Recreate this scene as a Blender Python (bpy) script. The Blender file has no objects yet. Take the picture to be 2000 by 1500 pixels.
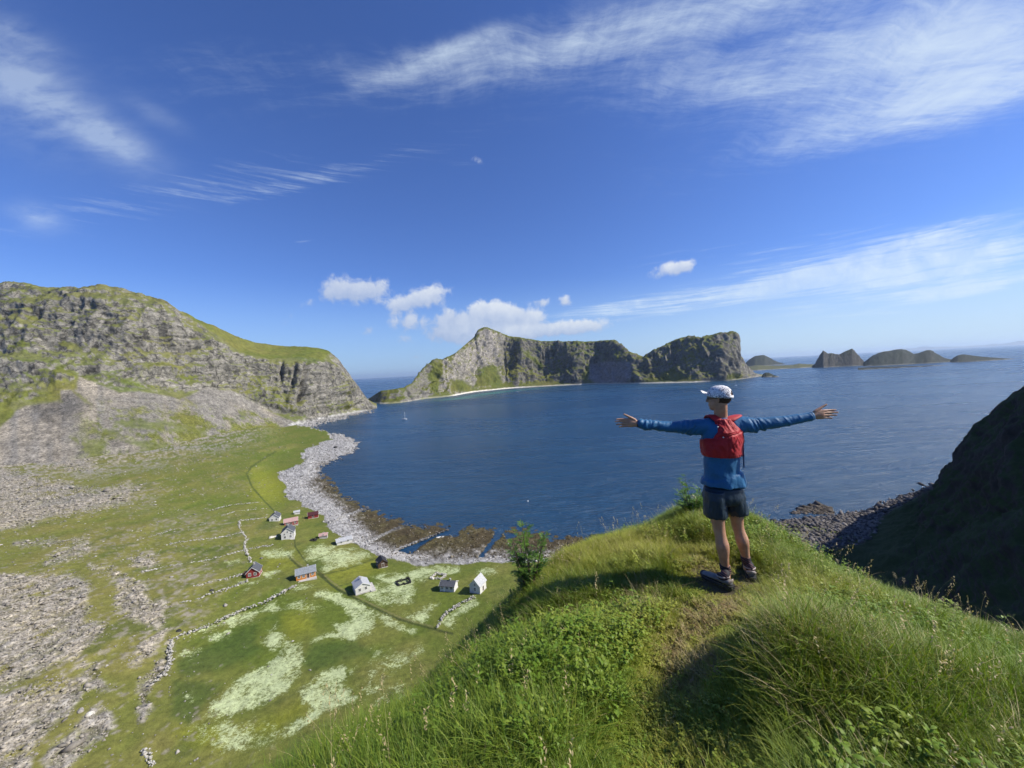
import bpy, bmesh, math, random
import numpy as np
from mathutils import Vector, Matrix, Euler
random.seed(7); rng = np.random.default_rng(7)
R = math.radians
scene = bpy.context.scene
COL = scene.collection

# ------------------------------------------------------------------ camera
CAM_H = 90.0
F_PX = 751.0
ROLL = R(2.97); PITCH = math.atan(26.5 / F_PX)
_fwd = np.array([0.0, math.cos(PITCH), -math.sin(PITCH)])
_up0 = np.array([0.0, math.sin(PITCH), math.cos(PITCH)])
_rt0 = np.array([1.0, 0.0, 0.0])
CR = _rt0 * math.cos(ROLL) - _up0 * math.sin(ROLL)
CU = _up0 * math.cos(ROLL) + _rt0 * math.sin(ROLL)
CAM = np.array([0.0, 0.0, CAM_H])
cam_d = bpy.data.cameras.new('camera'); cam = bpy.data.objects.new('camera', cam_d); COL.objects.link(cam)
m3 = Matrix(((CR[0], CU[0], -_fwd[0]), (CR[1], CU[1], -_fwd[1]), (CR[2], CU[2], -_fwd[2])))
cam.matrix_world = Matrix.Translation(Vector(CAM)) @ m3.to_4x4()
cam_d.sensor_width = 36.0; cam_d.lens = 36.0 * F_PX / 2000.0
cam_d.clip_start = 0.05; cam_d.clip_end = 200000.0
scene.camera = cam
scene.render.engine = 'CYCLES'
scene.view_settings.view_transform = 'Standard'; scene.view_settings.look = 'None'
scene.view_settings.exposure = 0.38; scene.view_settings.gamma = 1.0
scene.view_settings.use_curve_mapping = False
scene.cycles.use_denoising = True
scene.cycles.use_adaptive_sampling = True; scene.cycles.adaptive_threshold = 0.025
scene.cycles.max_bounces = 4; scene.cycles.diffuse_bounces = 2; scene.cycles.transmission_bounces = 2; scene.cycles.volume_bounces = 0
scene.cycles.transparent_max_bounces = 12

SUN_AZ = R(95.0)      # clockwise from +Y
SUN_EL = R(40.0)
sun_dir = np.array([math.sin(SUN_AZ) * math.cos(SUN_EL), math.cos(SUN_AZ) * math.cos(SUN_EL), math.sin(SUN_EL)])
sd = bpy.data.lights.new('sun', 'SUN'); so = bpy.data.objects.new('sun', sd); COL.objects.link(so)
sd.energy = 5.0; sd.angle = R(0.5); sd.color = (1.0, 0.94, 0.83)
so.rotation_euler = Vector(-sun_dir).to_track_quat('-Z', 'Y').to_euler()
so.location = (60, -40, 200)

# ------------------------------------------------------------------ node expression helper
class X:
    """small wrapper so node maths can be written as expressions"""
    def __init__(s, nt, out): s.nt, s.o = nt, out
    def _m(s, op, *a):
        n = s.nt.nodes.new('ShaderNodeMath'); n.operation = op
        for i, v in enumerate((s,) + a):
            if isinstance(v, X): s.nt.links.new(v.o, n.inputs[i])
            else: n.inputs[i].default_value = v
        return X(s.nt, n.outputs[0])
    def __add__(s, b): return s._m('ADD', b)
    __radd__ = __add__
    def __sub__(s, b): return s._m('SUBTRACT', b)
    def __rsub__(s, b): return (s * -1.0) + b
    def __mul__(s, b): return s._m('MULTIPLY', b)
    __rmul__ = __mul__
    def __truediv__(s, b): return s._m('DIVIDE', b)
    def __pow__(s, b): return s._m('POWER', b)
    def mx(s, b): return s._m('MAXIMUM', b)
    def mn(s, b): return s._m('MINIMUM', b)
    def ab(s): return s._m('ABSOLUTE')
    def gt(s, b): return s._m('GREATER_THAN', b)
    def cl(s): return s.mx(0.0).mn(1.0)
    def exp(s): return s._m('EXPONENT')
    def step(s, a, b, c=0.0, d=1.0):
        n = s.nt.nodes.new('ShaderNodeMapRange'); n.interpolation_type = 'SMOOTHSTEP'
        s.nt.links.new(s.o, n.inputs[0])
        for i, v in zip((1, 2, 3, 4), (a, b, c, d)): n.inputs[i].default_value = v
        return X(s.nt, n.outputs[0])
def vmath(nt, op, a, b=None):
    n = nt.nodes.new('ShaderNodeVectorMath'); n.operation = op
    for i, v in enumerate((a, b)):
        if v is None: continue
        if hasattr(v, 'is_output') or isinstance(v, bpy.types.NodeSocket): nt.links.new(v, n.inputs[i])
        elif op == 'SCALE' and i == 1: n.inputs[3].default_value = v
        else: n.inputs[i].default_value = v
    return n.outputs['Value'] if op in ('DOT_PRODUCT', 'LENGTH') else n.outputs[0]
def noise_n(nt, vec, scale, detail=4.0, rough=0.55, dist=0.0, color=False):
    n = nt.nodes.new('ShaderNodeTexNoise'); n.inputs['Scale'].default_value = scale
    n.inputs['Detail'].default_value = detail; n.inputs['Roughness'].default_value = rough
    n.inputs['Distortion'].default_value = dist
    if vec is not None: nt.links.new(vec, n.inputs['Vector'])
    return n.outputs['Color'] if color else X(nt, n.outputs[0])
def mixc(nt, fac, a, b, mode='MIX'):
    n = nt.nodes.new('ShaderNodeMix'); n.data_type = 'RGBA'; n.blend_type = mode
    for i, v in ((0, fac), (6, a), (7, b)):
        if isinstance(v, X): v = v.o
        if isinstance(v, bpy.types.NodeSocket): nt.links.new(v, n.inputs[i])
        elif i == 0: n.inputs[0].default_value = v
        else: n.inputs[i].default_value = (*v, 1.0) if len(v) == 3 else v
    return n.outputs[2]
def sep(nt, v):
    n = nt.nodes.new('ShaderNodeSeparateXYZ'); nt.links.new(v, n.inputs[0])
    return [X(nt, o) for o in n.outputs]
def comb(nt, a, b, c):
    n = nt.nodes.new('ShaderNodeCombineXYZ')
    for i, v in enumerate((a, b, c)):
        if isinstance(v, X): nt.links.new(v.o, n.inputs[i])
        else: n.inputs[i].default_value = v
    return n.outputs[0]

# ------------------------------------------------------------------ pixel <-> world
def ray(px, py):
    px = np.asarray(px, float); py = np.asarray(py, float)
    a = ((px - 1000.0) / F_PX)[..., None]; b = ((750.0 - py) / F_PX)[..., None]
    d = a * CR + b * CU + _fwd
    return d / d[..., 1:2]                    # scaled so that y (depth) = 1
def PD(px, py, D):                            # point at depth y = D
    return CAM + ray(px, py) * np.asarray(D, float)[..., None]
def PZ(px, py, z):                            # point where the ray reaches height z
    r = ray(px, py)
    return CAM + r * (((np.asarray(z, float) - CAM_H) / r[..., 2])[..., None])
def horizon(px): return 723.5 - (np.asarray(px, float) - 1000.0) * math.tan(ROLL)
def to_px(p):
    q = np.asarray(p, float) - CAM
    f = q @ _fwd
    return 1000 + F_PX * (q @ CR) / f, 750 - F_PX * (q @ CU) / f

# ------------------------------------------------------------------ world
world = bpy.data.worlds.new('World'); scene.world = world; world.use_nodes = True
world.cycles.sampling_method = 'MANUAL'; world.cycles.sample_map_resolution = 512
wt = world.node_tree; wt.nodes.clear()
sky = wt.nodes.new('ShaderNodeTexSky'); sky.sky_type = 'NISHITA'; sky.sun_disc = False
sky.sun_elevation = SUN_EL; sky.sun_rotation = SUN_AZ; sky.altitude = 0.0
sky.air_density = 1.0; sky.dust_density = 0.25; sky.ozone_density = 3.0
SKY_STRENGTH = 0.076
SKY_TINT = (0.68, 0.90, 1.48)
tc = wt.nodes.new('ShaderNodeTexCoord')
dirv = vmath(wt, 'NORMALIZE', tc.outputs['Generated'])
dx, dy, dz = sep(wt, dirv)
front = dy.gt(0.08)
gpl = comb(wt, dx / dy.mx(0.08), dz / dy.mx(0.08), 0.0)      # tangent plane of the northern half of the sky
def blob(px, py, lx, ly, ang):
    """soft elliptical patch of sky: lx, ly half sizes in 1/F_PX of the tangent plane, ang = tilt in degrees; returns squared radius"""
    c = ray(px, py); m = wt.nodes.new('ShaderNodeMapping'); m.vector_type = 'TEXTURE'
    m.inputs['Location'].default_value = (c[0], c[2], 0); m.inputs['Rotation'].default_value = (0, 0, R(ang) + ROLL * 1.0)
    m.inputs['Scale'].default_value = (lx / F_PX, ly / F_PX, 1); wt.links.new(gpl, m.inputs[0]); v = m.outputs[0]
    return X(wt, vmath(wt, 'DOT_PRODUCT', v, v)), v
def gauss(b):
    return X(wt, (X.pw(b[0])))
def addg(acc, g, k):
    n = wt.nodes.new('ShaderNodeMath'); n.operation = 'MULTIPLY_ADD'; wt.links.new(g.o, n.inputs[0]); n.inputs[1].default_value = k
    if acc is not None: wt.links.new(acc.o, n.inputs[2])
    else: n.inputs[2].default_value = 0.0
    return X(wt, n.outputs[0])
def _pw(d2):
    n = wt.nodes.new('ShaderNodeMath'); n.operation = 'POWER'; n.inputs[0].default_value = 0.367879; wt.links.new(d2.o, n.inputs[1]); return n.outputs[0]
X.pw = staticmethod(_pw)
def region(L):
    acc = None
    for *a, k in L: acc = addg(acc, gauss(blob(*a)), k)
    return acc * front
# planar projection on a high cloud deck
h = dz.mx(0.0) + 0.06
plane = comb(wt, dx / h, dy / h, 0.0)
warp = noise_n(wt, plane, 0.9, 3, 0.6, color=True)
wv = vmath(wt, 'ADD', plane, vmath(wt, 'SCALE', warp, 0.45))
def rot_scale(vec, ang, sx, sy):
    m = wt.nodes.new('ShaderNodeMapping'); m.vector_type = 'POINT'
    m.inputs['Rotation'].default_value = (0, 0, R(ang)); m.inputs['Scale'].default_value = (sx, sy, 1)
    wt.links.new(vec, m.inputs[0]); return m.outputs[0]
fib = noise_n(wt, rot_scale(wv, 25, 1.0, 4.2), 2.6, 8, 0.62)
fib2 = noise_n(wt, rot_scale(wv, -35, 5.0, 1.3), 3.2, 6, 0.65)
soft = noise_n(wt, wv, 1.6, 5, 0.55)
cir = (fib * 0.5 + fib2 * 0.22 + soft * 0.28)
reg = region([(1880, 50, 460, 100, 8, 1.15), (1400, 25, 460, 55, 6, .72), (1760, 222, 330, 48, 10, 1.05), (1930, 160, 200, 110, 10, .6), (1150, 70, 330, 60, 8, .62), (880, 95, 190, 26, 16, .65),
              (1480, 150, 380, 70, 0, .55), (560, 140, 340, 70, -6, .48)])
fine = noise_n(wt, rot_scale(wv, -24, 6.0, 20.0), 1.6, 7, 0.72, 0.4)
lay1 = (cir + (fine - 0.5) * 0.34 + reg * 0.30 - 0.60).step(-0.06, 0.52) * reg.mn(1.0)
soft2 = noise_n(wt, dirv, 5.0, 6, 0.6, 0.6)
regL = region([(35, 165, 130, 80, -50, .8), (150, 230, 150, 40, -38, .7), (225, 280, 60, 28, -30, .75), (75, 425, 50, 24, -20, .8), (300, 220, 60, 18, -35, .35), (20, 60, 90, 22, -30, .4)])
fibL = noise_n(wt, rot_scale(gpl, 38, 3.0, 9.0), 2.4, 7, 0.66, 0.3)
lay2 = (regL * (soft2 * 1.5 + fibL * 2.2 - 1.25).mx(0.04)).cl() * 0.5
azv = comb(wt, dx / (dy.mx(0.05)), dz * 9.0, 0.0)
lw = noise_n(wt, azv, 3.0, 3, 0.6, color=True)
st = noise_n(wt, vmath(wt, 'ADD', rot_scale(azv, -4, 1.6, 4.5), vmath(wt, 'SCALE', lw, 0.5)), 2.6, 9, 0.68)
regS = region([(1850, 525, 330, 50, 8, 1.15), (1480, 566, 300, 22, 5, 1.0), (1650, 500, 330, 36, 6, .6), (1930, 560, 150, 14, 6, 1.0), (1200, 598, 150, 17, 4, .8), (1830, 455, 170, 22, 12, .5), (1290, 505, 140, 16, 6, .45),
               (300, 385, 460, 44, 6, .5), (640, 345, 260, 22, 8, .52), (890, 322, 90, 8, 0, .3), (1590, 470, 220, 30, 5, .35), (595, 471, 28, 3, 2, .6)])
lay3 = (st + regS * 0.30 - 0.60).step(0.0, 0.34) * regS.mn(1.0)
brk = noise_n(wt, gpl, 14.0, 5, 0.6, 0.5)
cirrus = (lay1 + lay2 + lay3 * (brk * 1.5 + 0.02)).cl()
general = (cir - 0.60).step(0.0, 0.4) * 0.10
cirrus = (cirrus * 0.92 + general).cl()
# cumulus puffs near the horizon: lumpy tops, flatter grey bases
cn = noise_n(wt, dirv, 34.0, 7, 0.62, 0.3)
puffs = [(655, 563, 36, 22, 0, 1.0, .6), (722, 566, 34, 21, 0, 1.0, .6), (688, 574, 52, 17, 0, .85, .55), (775, 597, 24, 15, 0, .9, .8), (838, 578, 36, 20, 8, 1.2, .9), (800, 592, 34, 15, 8, .8, .7),
         (797, 628, 34, 15, 0, .8, .55), (880, 622, 22, 20, 0, .7, .6), (945, 606, 30, 18, 0, 1.25, 1), (985, 614, 36, 18, 0, 1.25, 1), (1038, 621, 26, 13, 0, 1.25, 1),
         (896, 652, 30, 20, 0, .95, .6), (870, 655, 32, 14, 0, .6, .3), (1050, 646, 95, 13, 2, 1.15, .8), (1130, 641, 56, 12, 0, 1.25, .85), (960, 628, 90, 26, 0, .75, .6), (870, 640, 46, 22, 0, .6, .35), (1000, 652, 50, 15, 0, 1.1, .9),
         (1058, 590, 13, 12, 0, .8, .8), (1105, 588, 13, 12, 0, .9, .9), (1310, 526, 36, 13, 6, 1.0, 1), (1338, 520, 18, 12, 0, .9, 1),
         (600, 592, 13, 8, 20, .6, .8), (565, 622, 22, 11, 35, .35, .05), (718, 645, 20, 12, 0, .45, .15), (792, 664, 16, 9, 0, .5, .3), (815, 697, 26, 5, 0, .4, .0),
         (932, 312, 16, 10, -20, .42, .9)]
den = None; lit = None
for (a, b, c, d, e, k, l) in puffs:
    d2, v = blob(a, b, c * 1.0, d * 1.0, e)
    g = gauss((d2,)); den = addg(den, g, k)
    lit = addg(lit, X(wt, comb(wt, 0, 0, 0)) if False else g * X(wt, vmath(wt, 'DOT_PRODUCT', v, (0.10, 0.55 * l, 0.0))), k)
    lit = addg(lit, g, 0.55 * l * k)
den = den * front
shade = (lit / den.mx(0.02)).cl()
cum = (den + (cn - 0.5) * 2.3).step(0.20, 1.05) * den.step(0.07, 0.36)
skyc = mixc(wt, 1.0, sky.outputs[0], SKY_TINT, 'MULTIPLY')
low = (1.0 - dz.step(0.0, 0.24)) * (0.60 + dx.cl() * 0.28)
skyc = mixc(wt, low, skyc, mixc(wt, dx.step(-0.2, 0.8), (3.9, 6.0, 8.8), (6.0, 7.9, 9.6)))
skyc = mixc(wt, cirrus * 0.84, skyc, (7.6, 8.9, 10.0))
ccol = mixc(wt, (shade + (cn - 0.5) * 0.9).cl(), (4.2, 5.2, 7.4), (8.6, 9.0, 9.4))
skyc = mixc(wt, cum * 0.85, skyc, ccol)
bg = wt.nodes.new('ShaderNodeBackground'); bg.inputs[1].default_value = SKY_STRENGTH
wt.links.new(skyc, bg.inputs[0])
wo = wt.nodes.new('ShaderNodeOutputWorld'); wt.links.new(bg.outputs[0], wo.inputs[0])

# ------------------------------------------------------------------ numpy noise
def _hash(ix, iy, iz, seed):
    h = (ix.astype(np.int64) * 374761393 + iy.astype(np.int64) * 668265263 + iz.astype(np.int64) * 2147483647 % 4294967291 + seed * 1274126177) & 0xFFFFFFFF
    h = ((h ^ (h >> 13)) * 1274126177) & 0xFFFFFFFF
    h = ((h ^ (h >> 15)) * 2246822519) & 0xFFFFFFFF
    h = h ^ (h >> 16)
    return (h & 0xFFFFFF).astype(np.float32) / 16777215.0 * 2 - 1
def vnoise(p, seed=0):
    p = np.asarray(p, np.float64); i = np.floor(p).astype(np.int64); f = (p - i).astype(np.float32)
    u = f * f * f * (f * (f * 6 - 15) + 10)
    r = 0
    for cx in (0, 1):
        wx = u[:, 0] if cx else 1 - u[:, 0]
        for cy in (0, 1):
            wy = u[:, 1] if cy else 1 - u[:, 1]
            for cz in (0, 1):
                wz = u[:, 2] if cz else 1 - u[:, 2]
                r = r + _hash(i[:, 0] + cx, i[:, 1] + cy, i[:, 2] + cz, seed) * wx * wy * wz
    return r
def fbm(p, octv=5, seed=0, gain=0.5, ridged=False):
    a, s, t = 1.0, 0.0, 0.0; p = np.asarray(p, np.float64).copy()
    for o in range(octv):
        n = vnoise(p, seed + o * 17)
        if ridged: n = 1 - 2 * np.abs(n)
        s = s + a * n; t += a; a *= gain; p = p * 2.03 + 11.7
    return s / t
def smooth(x, a, b):
    t = np.clip((x - a) / (b - a), 0, 1); return t * t * (3 - 2 * t)
def lerp(a, b, t):
    a = np.asarray(a, float); b = np.asarray(b, float)
    t = np.asarray(t)[:, None]; return a * (1 - t) + b * t
def sdf_poly(px, py, poly):
    """signed distance (positive inside) to a polygon"""
    P = np.asarray(poly, float); n = len(P); d = np.full(px.shape, 1e9); ins = np.zeros(px.shape, bool)
    for i in range(n):
        x1, y1 = P[i]; x2, y2 = P[(i + 1) % n]
        ex, ey = x2 - x1, y2 - y1; L = ex * ex + ey * ey + 1e-9
        t = np.clip(((px - x1) * ex + (py - y1) * ey) / L, 0, 1)
        d = np.minimum(d, (px - x1 - t * ex) ** 2 + (py - y1 - t * ey) ** 2)
        c = ((y1 > py) != (y2 > py))
        with np.errstate(divide='ignore', invalid='ignore'):
            xi = (x2 - x1) * (py - y1) / (y2 - y1 + 1e-12) + x1
        ins ^= c & (px < xi)
    d = np.sqrt(d); return np.where(ins, d, -d)
def d_line(px, py, line):
    P = np.asarray(line, float); d = np.full(px.shape, 1e9)
    for i in range(len(P) - 1):
        x1, y1 = P[i]; x2, y2 = P[i + 1]; ex, ey = x2 - x1, y2 - y1; L = ex * ex + ey * ey + 1e-9
        t = np.clip(((px - x1) * ex + (py - y1) * ey) / L, 0, 1)
        d = np.minimum(d, np.hypot(px - x1 - t * ex, py - y1 - t * ey))
    return d

# ------------------------------------------------------------------ mesh helpers
def tag(o, label=None, cat=None, group=None, kind=None):
    if label: o['label'] = label
    if cat: o['category'] = cat
    if group: o['group'] = group
    if kind: o['kind'] = kind
    return o
def empty(name, loc=(0, 0, 0), rz=0.0):
    o = bpy.data.objects.new(name, None); COL.objects.link(o); o.location = loc; o.rotation_euler = (0, 0, rz)
    o.empty_display_size = 0.2; return o
def mesh_obj(name, V, F, mat=None, parent=None, smooth_=False, attrs=None):
    me = bpy.data.meshes.new(name)
    V = np.asarray(V, np.float32); F = np.asarray(F) if not isinstance(F, list) else F
    if isinstance(F, np.ndarray) and F.ndim == 2:
        n, k = F.shape
        me.vertices.add(len(V)); me.vertices.foreach_set('co', V.ravel())
        me.loops.add(n * k); me.loops.foreach_set('vertex_index', F.astype(np.int32).ravel())
        me.polygons.add(n); me.polygons.foreach_set('loop_start', np.arange(0, n * k, k, dtype=np.int32))
        me.update(calc_edges=True)
    else:
        me.from_pydata([tuple(v) for v in V.tolist()], [], F); me.update()
    if attrs:
        for k_, a in attrs.items():
            a = np.asarray(a, np.float32)
            if a.ndim == 2:
                at = me.attributes.new(k_, 'FLOAT_COLOR', 'POINT')
                if a.shape[1] == 3: a = np.concatenate([a, np.ones((len(a), 1), np.float32)], 1)
                at.data.foreach_set('color', a.ravel())
            else:
                at = me.attributes.new(k_, 'FLOAT', 'POINT'); at.data.foreach_set('value', a)
    if mat: me.materials.append(mat)
    if smooth_: me.shade_smooth()
    o = bpy.data.objects.new(name, me); COL.objects.link(o)
    if parent: o.parent = parent
    return o
def grid_faces(nr, nc):
    i = np.arange(nr - 1)[:, None] * nc + np.arange(nc - 1)[None, :]
    i = i.ravel(); return np.stack([i, i + 1, i + nc + 1, i + nc], 1)
def grid_normals(G):
    du = np.gradient(G, axis=1); dv = np.gradient(G, axis=0)
    n = np.cross(du, dv); n /= np.linalg.norm(n, axis=2, keepdims=True) + 1e-9
    return n
def new_mat(name):
    m = bpy.data.materials.new(name); m.use_nodes = True; nt = m.node_tree; nt.nodes.clear()
    out = nt.nodes.new('ShaderNodeOutputMaterial'); b = nt.nodes.new('ShaderNodeBsdfPrincipled')
    nt.links.new(b.outputs[0], out.inputs[0]); return m, nt, b, out
def attr_n(nt, name, typ='GEOMETRY'):
    n = nt.nodes.new('ShaderNodeAttribute'); n.attribute_name = name; n.attribute_type = typ; return n
def bump_n(nt, hgt, dist, strength=1.0):
    n = nt.nodes.new('ShaderNodeBump'); n.inputs['Strength'].default_value = strength
    n.inputs['Distance'].default_value = dist; nt.links.new(hgt.o if isinstance(hgt, X) else hgt, n.inputs['Height'])
    return n.outputs[0]
def simple_mat(name, col, rough=0.7, var=0.15, scale=8.0, bump=0.0, spec=0.3, metallic=0.0):
    m, nt, b, out = new_mat(name)
    tcn = nt.nodes.new('ShaderNodeTexCoord')
    n = noise_n(nt, tcn.outputs['Object'], scale, 5, 0.6)
    lo = tuple(c * (1 - var) for c in col); hi = tuple(min(1, c * (1 + var)) for c in col)
    nt.links.new(mixc(nt, n.step(0.3, 0.7), lo, hi), b.inputs['Base Color'])
    b.inputs['Roughness'].default_value = rough; b.inputs['Specular IOR Level'].default_value = spec
    b.inputs['Metallic'].default_value = metallic
    if bump: nt.links.new(bump_n(nt, n, bump), b.inputs['Normal'])
    return m
FLOW = (0.44, 0.50, 0.27)
def terrain_mat(name, scales, bump_d, rough=0.9, amp=0.5, flowers=False, crack=None, cell=None):
    """base colour from the painted 'col' attribute broken up by noise at real-world scales"""
    m, nt, b, out = new_mat(name)
    a = attr_n(nt, 'col').outputs['Color']
    geo = nt.nodes.new('ShaderNodeNewGeometry')
    n1 = noise_n(nt, geo.outputs['Position'], scales[0], 8, 0.7)
    n2 = noise_n(nt, geo.outputs['Position'], scales[1], 6, 0.7)
    f = (n1 - 0.5) * (2.2 * amp) + (n2 - 0.5) * (1.4 * amp) + 1.0
    if flowers:
        fa = X(nt, attr_n(nt, 'flow').outputs['Fac']); n3 = noise_n(nt, geo.outputs['Position'], 1.1, 7, 0.78, 0.4); n4 = noise_n(nt, geo.outputs['Position'], 0.13, 5, 0.65, 1.0)
        fmk = (fa * 1.0 + (n3 - 0.5) * 2.0 + (n2 - 0.5) * 1.1 + (n4 - 0.5) * 1.7 - 0.46).step(-0.15, 0.40) * (fa * 5.0).cl()
        a = mixc(nt, fmk * 0.9, a, FLOW)
    if crack:
        wp = vmath(nt, 'ADD', geo.outputs['Position'], vmath(nt, 'SCALE', noise_n(nt, geo.outputs['Position'], crack * 1.5, 4, 0.6, color=True), 0.9 / crack))
        for sc_, wd_, k_ in (((crack, crack, crack * 1.9), 0.07, 0.62), ((crack * 3.1, crack * 3.1, crack * 8.0), 0.11, 0.45)):
            vo = nt.nodes.new('ShaderNodeTexVoronoi'); vo.feature = 'DISTANCE_TO_EDGE'; vo.inputs['Scale'].default_value = 1.0; nt.links.new(vmath(nt, 'MULTIPLY', wp, sc_), vo.inputs[0])
            f = f * (1.0 - (1.0 - X(nt, vo.outputs[0]).step(0.0, wd_)) * X(nt, attr_n(nt, 'rk').outputs['Fac']) * k_)
    if cell:
        vo = nt.nodes.new('ShaderNodeTexVoronoi'); vo.inputs['Scale'].default_value = cell; nt.links.new(geo.outputs['Position'], vo.inputs[0])
        cv = sep(nt, vo.outputs['Color'])[0]; f = f * (1.0 + (cv - 0.5) * X(nt, attr_n(nt, 'tl').outputs['Fac']) * 0.75)
    g = nt.nodes.new('ShaderNodeVectorMath'); g.operation = 'SCALE'
    nt.links.new(a, g.inputs[0]); nt.links.new(f.mx(0.25).o, g.inputs[3])
    nt.links.new(g.outputs[0], b.inputs['Base Color'])
    b.inputs['Roughness'].default_value = rough; b.inputs['Specular IOR Level'].default_value = 0.15
    nt.links.new(bump_n(nt, n1 * 0.6 + n2 * 0.4, bump_d, 0.8), b.inputs['Normal'])
    return m
def rocks_mesh(name, P, S, mat, seed=3, flat=0.6, col=None, parent=None):
    """thousands of small angular stones joined in one mesh; P centres, S sizes"""
    r = np.random.default_rng(seed)
    base = np.array([[1, 0, 0], [0, 1, 0], [-1, 0, 0], [0, -1, 0], [0, 0, 1], [0, 0, -1]], float)
    fc = np.array([[0, 1, 4], [1, 2, 4], [2, 3, 4], [3, 0, 4], [1, 0, 5], [2, 1, 5], [3, 2, 5], [0, 3, 5]])
    n = len(P); V = base[None] * r.uniform(0.65, 1.35, (n, 6, 1)) + r.normal(0, 0.18, (n, 6, 3))
    V[:, :, 2] *= flat * r.uniform(0.7, 1.4, (n, 1))
    V[:, :, 0] *= r.uniform(0.8, 1.5, (n, 1))
    a = r.uniform(0, 6.283, n); c, s = np.cos(a)[:, None], np.sin(a)[:, None]
    x, y = V[:, :, 0] * c - V[:, :, 1] * s, V[:, :, 0] * s + V[:, :, 1] * c
    V[:, :, 0], V[:, :, 1] = x, y
    V = V * np.asarray(S)[:, None, None] * 0.5 + np.asarray(P)[:, None, :]
    F = (fc[None] + (np.arange(n) * 6)[:, None, None]).reshape(-1, 3)
    at = None
    if col is not None: at = {'col': np.repeat(col, 6, axis=0)}
    return mesh_obj(name, V.reshape(-1, 3), F, mat, parent, attrs=at)
# ================================================================== LARGE STRUCTURE
# colours (linear albedo)
G_MID = (0.100, 0.132, 0.021); G_DRY = (0.180, 0.168, 0.048); G_DARK = (0.044, 0.080, 0.018); G_YEL = (0.185, 0.200, 0.022)
ROCK = (0.175, 0.165, 0.137); ROCK_L = (0.32, 0.298, 0.255); ROCK_D = (0.062, 0.060, 0.052)
SCREE = (0.200, 0.187, 0.163); SCREE_W = (0.265, 0.236, 0.188); PEB = (0.44, 0.43, 0.41); KELP = (0.066, 0.052, 0.028)

# ---- sea
def sea_build():
    rr = np.concatenate([np.linspace(0, 400, 40), np.geomspace(420, 120000, 120)])
    aa = np.linspace(0, 2 * np.pi, 181)
    A, Rr = np.meshgrid(aa, rr)
    G = np.stack([np.sin(A) * Rr, np.cos(A) * Rr, np.zeros_like(A)], 2)
    m, nt, b, out = new_mat('sea_water')
    geo = nt.nodes.new('ShaderNodeNewGeometry'); pos = geo.outputs['Position']
    def ellipse(c, e, w):      # region of sandy shallow water, world metres
        c = np.asarray(c); e = np.asarray(e); t = e - c; L = np.linalg.norm(t); t = t / L
        rel = vmath(nt, 'SUBTRACT', pos, tuple(c))
        u = X(nt, vmath(nt, 'DOT_PRODUCT', rel, tuple(t))) / L
        v = X(nt, vmath(nt, 'DOT_PRODUCT', rel, (-t[1], t[0], 0.0))) / w
        return ((u * u + v * v) * -1.0).exp()
    s1 = ellipse(PZ(960, 768, 0), PZ(905, 775, 0), 38.0)
    s2 = ellipse(PZ(900, 778, 0), PZ(862, 782, 0), 34.0)
    s3 = ellipse(PZ(1040, 760, 0), PZ(1000, 764, 0), 30.0)
    shallow = (s1 + s2 + s3 * 0.6).cl()
    big = noise_n(nt, pos, 0.0022, 4, 0.55, 0.8)
    streak = noise_n(nt, vmath(nt, 'MULTIPLY', pos, (0.0012, 0.006, 1.0)), 1.0, 5, 0.6, 1.2)
    base = mixc(nt, big.step(0.35, 0.7), (0.010, 0.047, 0.105), (0.017, 0.068, 0.140))
    base = mixc(nt, shallow * 0.8, base, (0.03, 0.20, 0.19))
    nt.links.new(base, b.inputs['Base Color'])
    b.inputs['IOR'].default_value = 1.333
    cd = nt.nodes.new('ShaderNodeCameraData')
    rgh = streak.step(0.35, 0.75, 0.22, 0.36)
    nt.links.new(rgh.o, b.inputs['Roughness'])
    w1 = noise_n(nt, vmath(nt, 'MULTIPLY', vmath(nt, 'ADD', pos, vmath(nt, 'SCALE', noise_n(nt, pos, 0.02, 2, 0.5, color=True), 14.0)), (0.16, 0.42, 1.0)), 1.0, 5, 0.62, 0.5)
    w2 = noise_n(nt, vmath(nt, 'MULTIPLY', pos, (0.9, 1.5, 1.0)), 1.0, 5, 0.65, 0.4)
    mp = nt.nodes.new('ShaderNodeMapping'); mp.inputs['Rotation'].default_value = (0, 0, R(22)); mp.inputs['Scale'].default_value = (0.022, 0.085, 1.0); nt.links.new(pos, mp.inputs[0])
    w3 = noise_n(nt, mp.outputs[0], 1.0, 5, 0.62, 0.7)
    nt.links.new(bump_n(nt, w1 * 1.3 + w2 * 0.35 + w3 * 4.8, 1.2, 1.0), b.inputs['Normal'])
    o = mesh_obj('sea', G.reshape(-1, 3), grid_faces(len(rr), len(aa))[:, ::-1], m); o['kind'] = 'structure'
sea_build()

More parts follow.
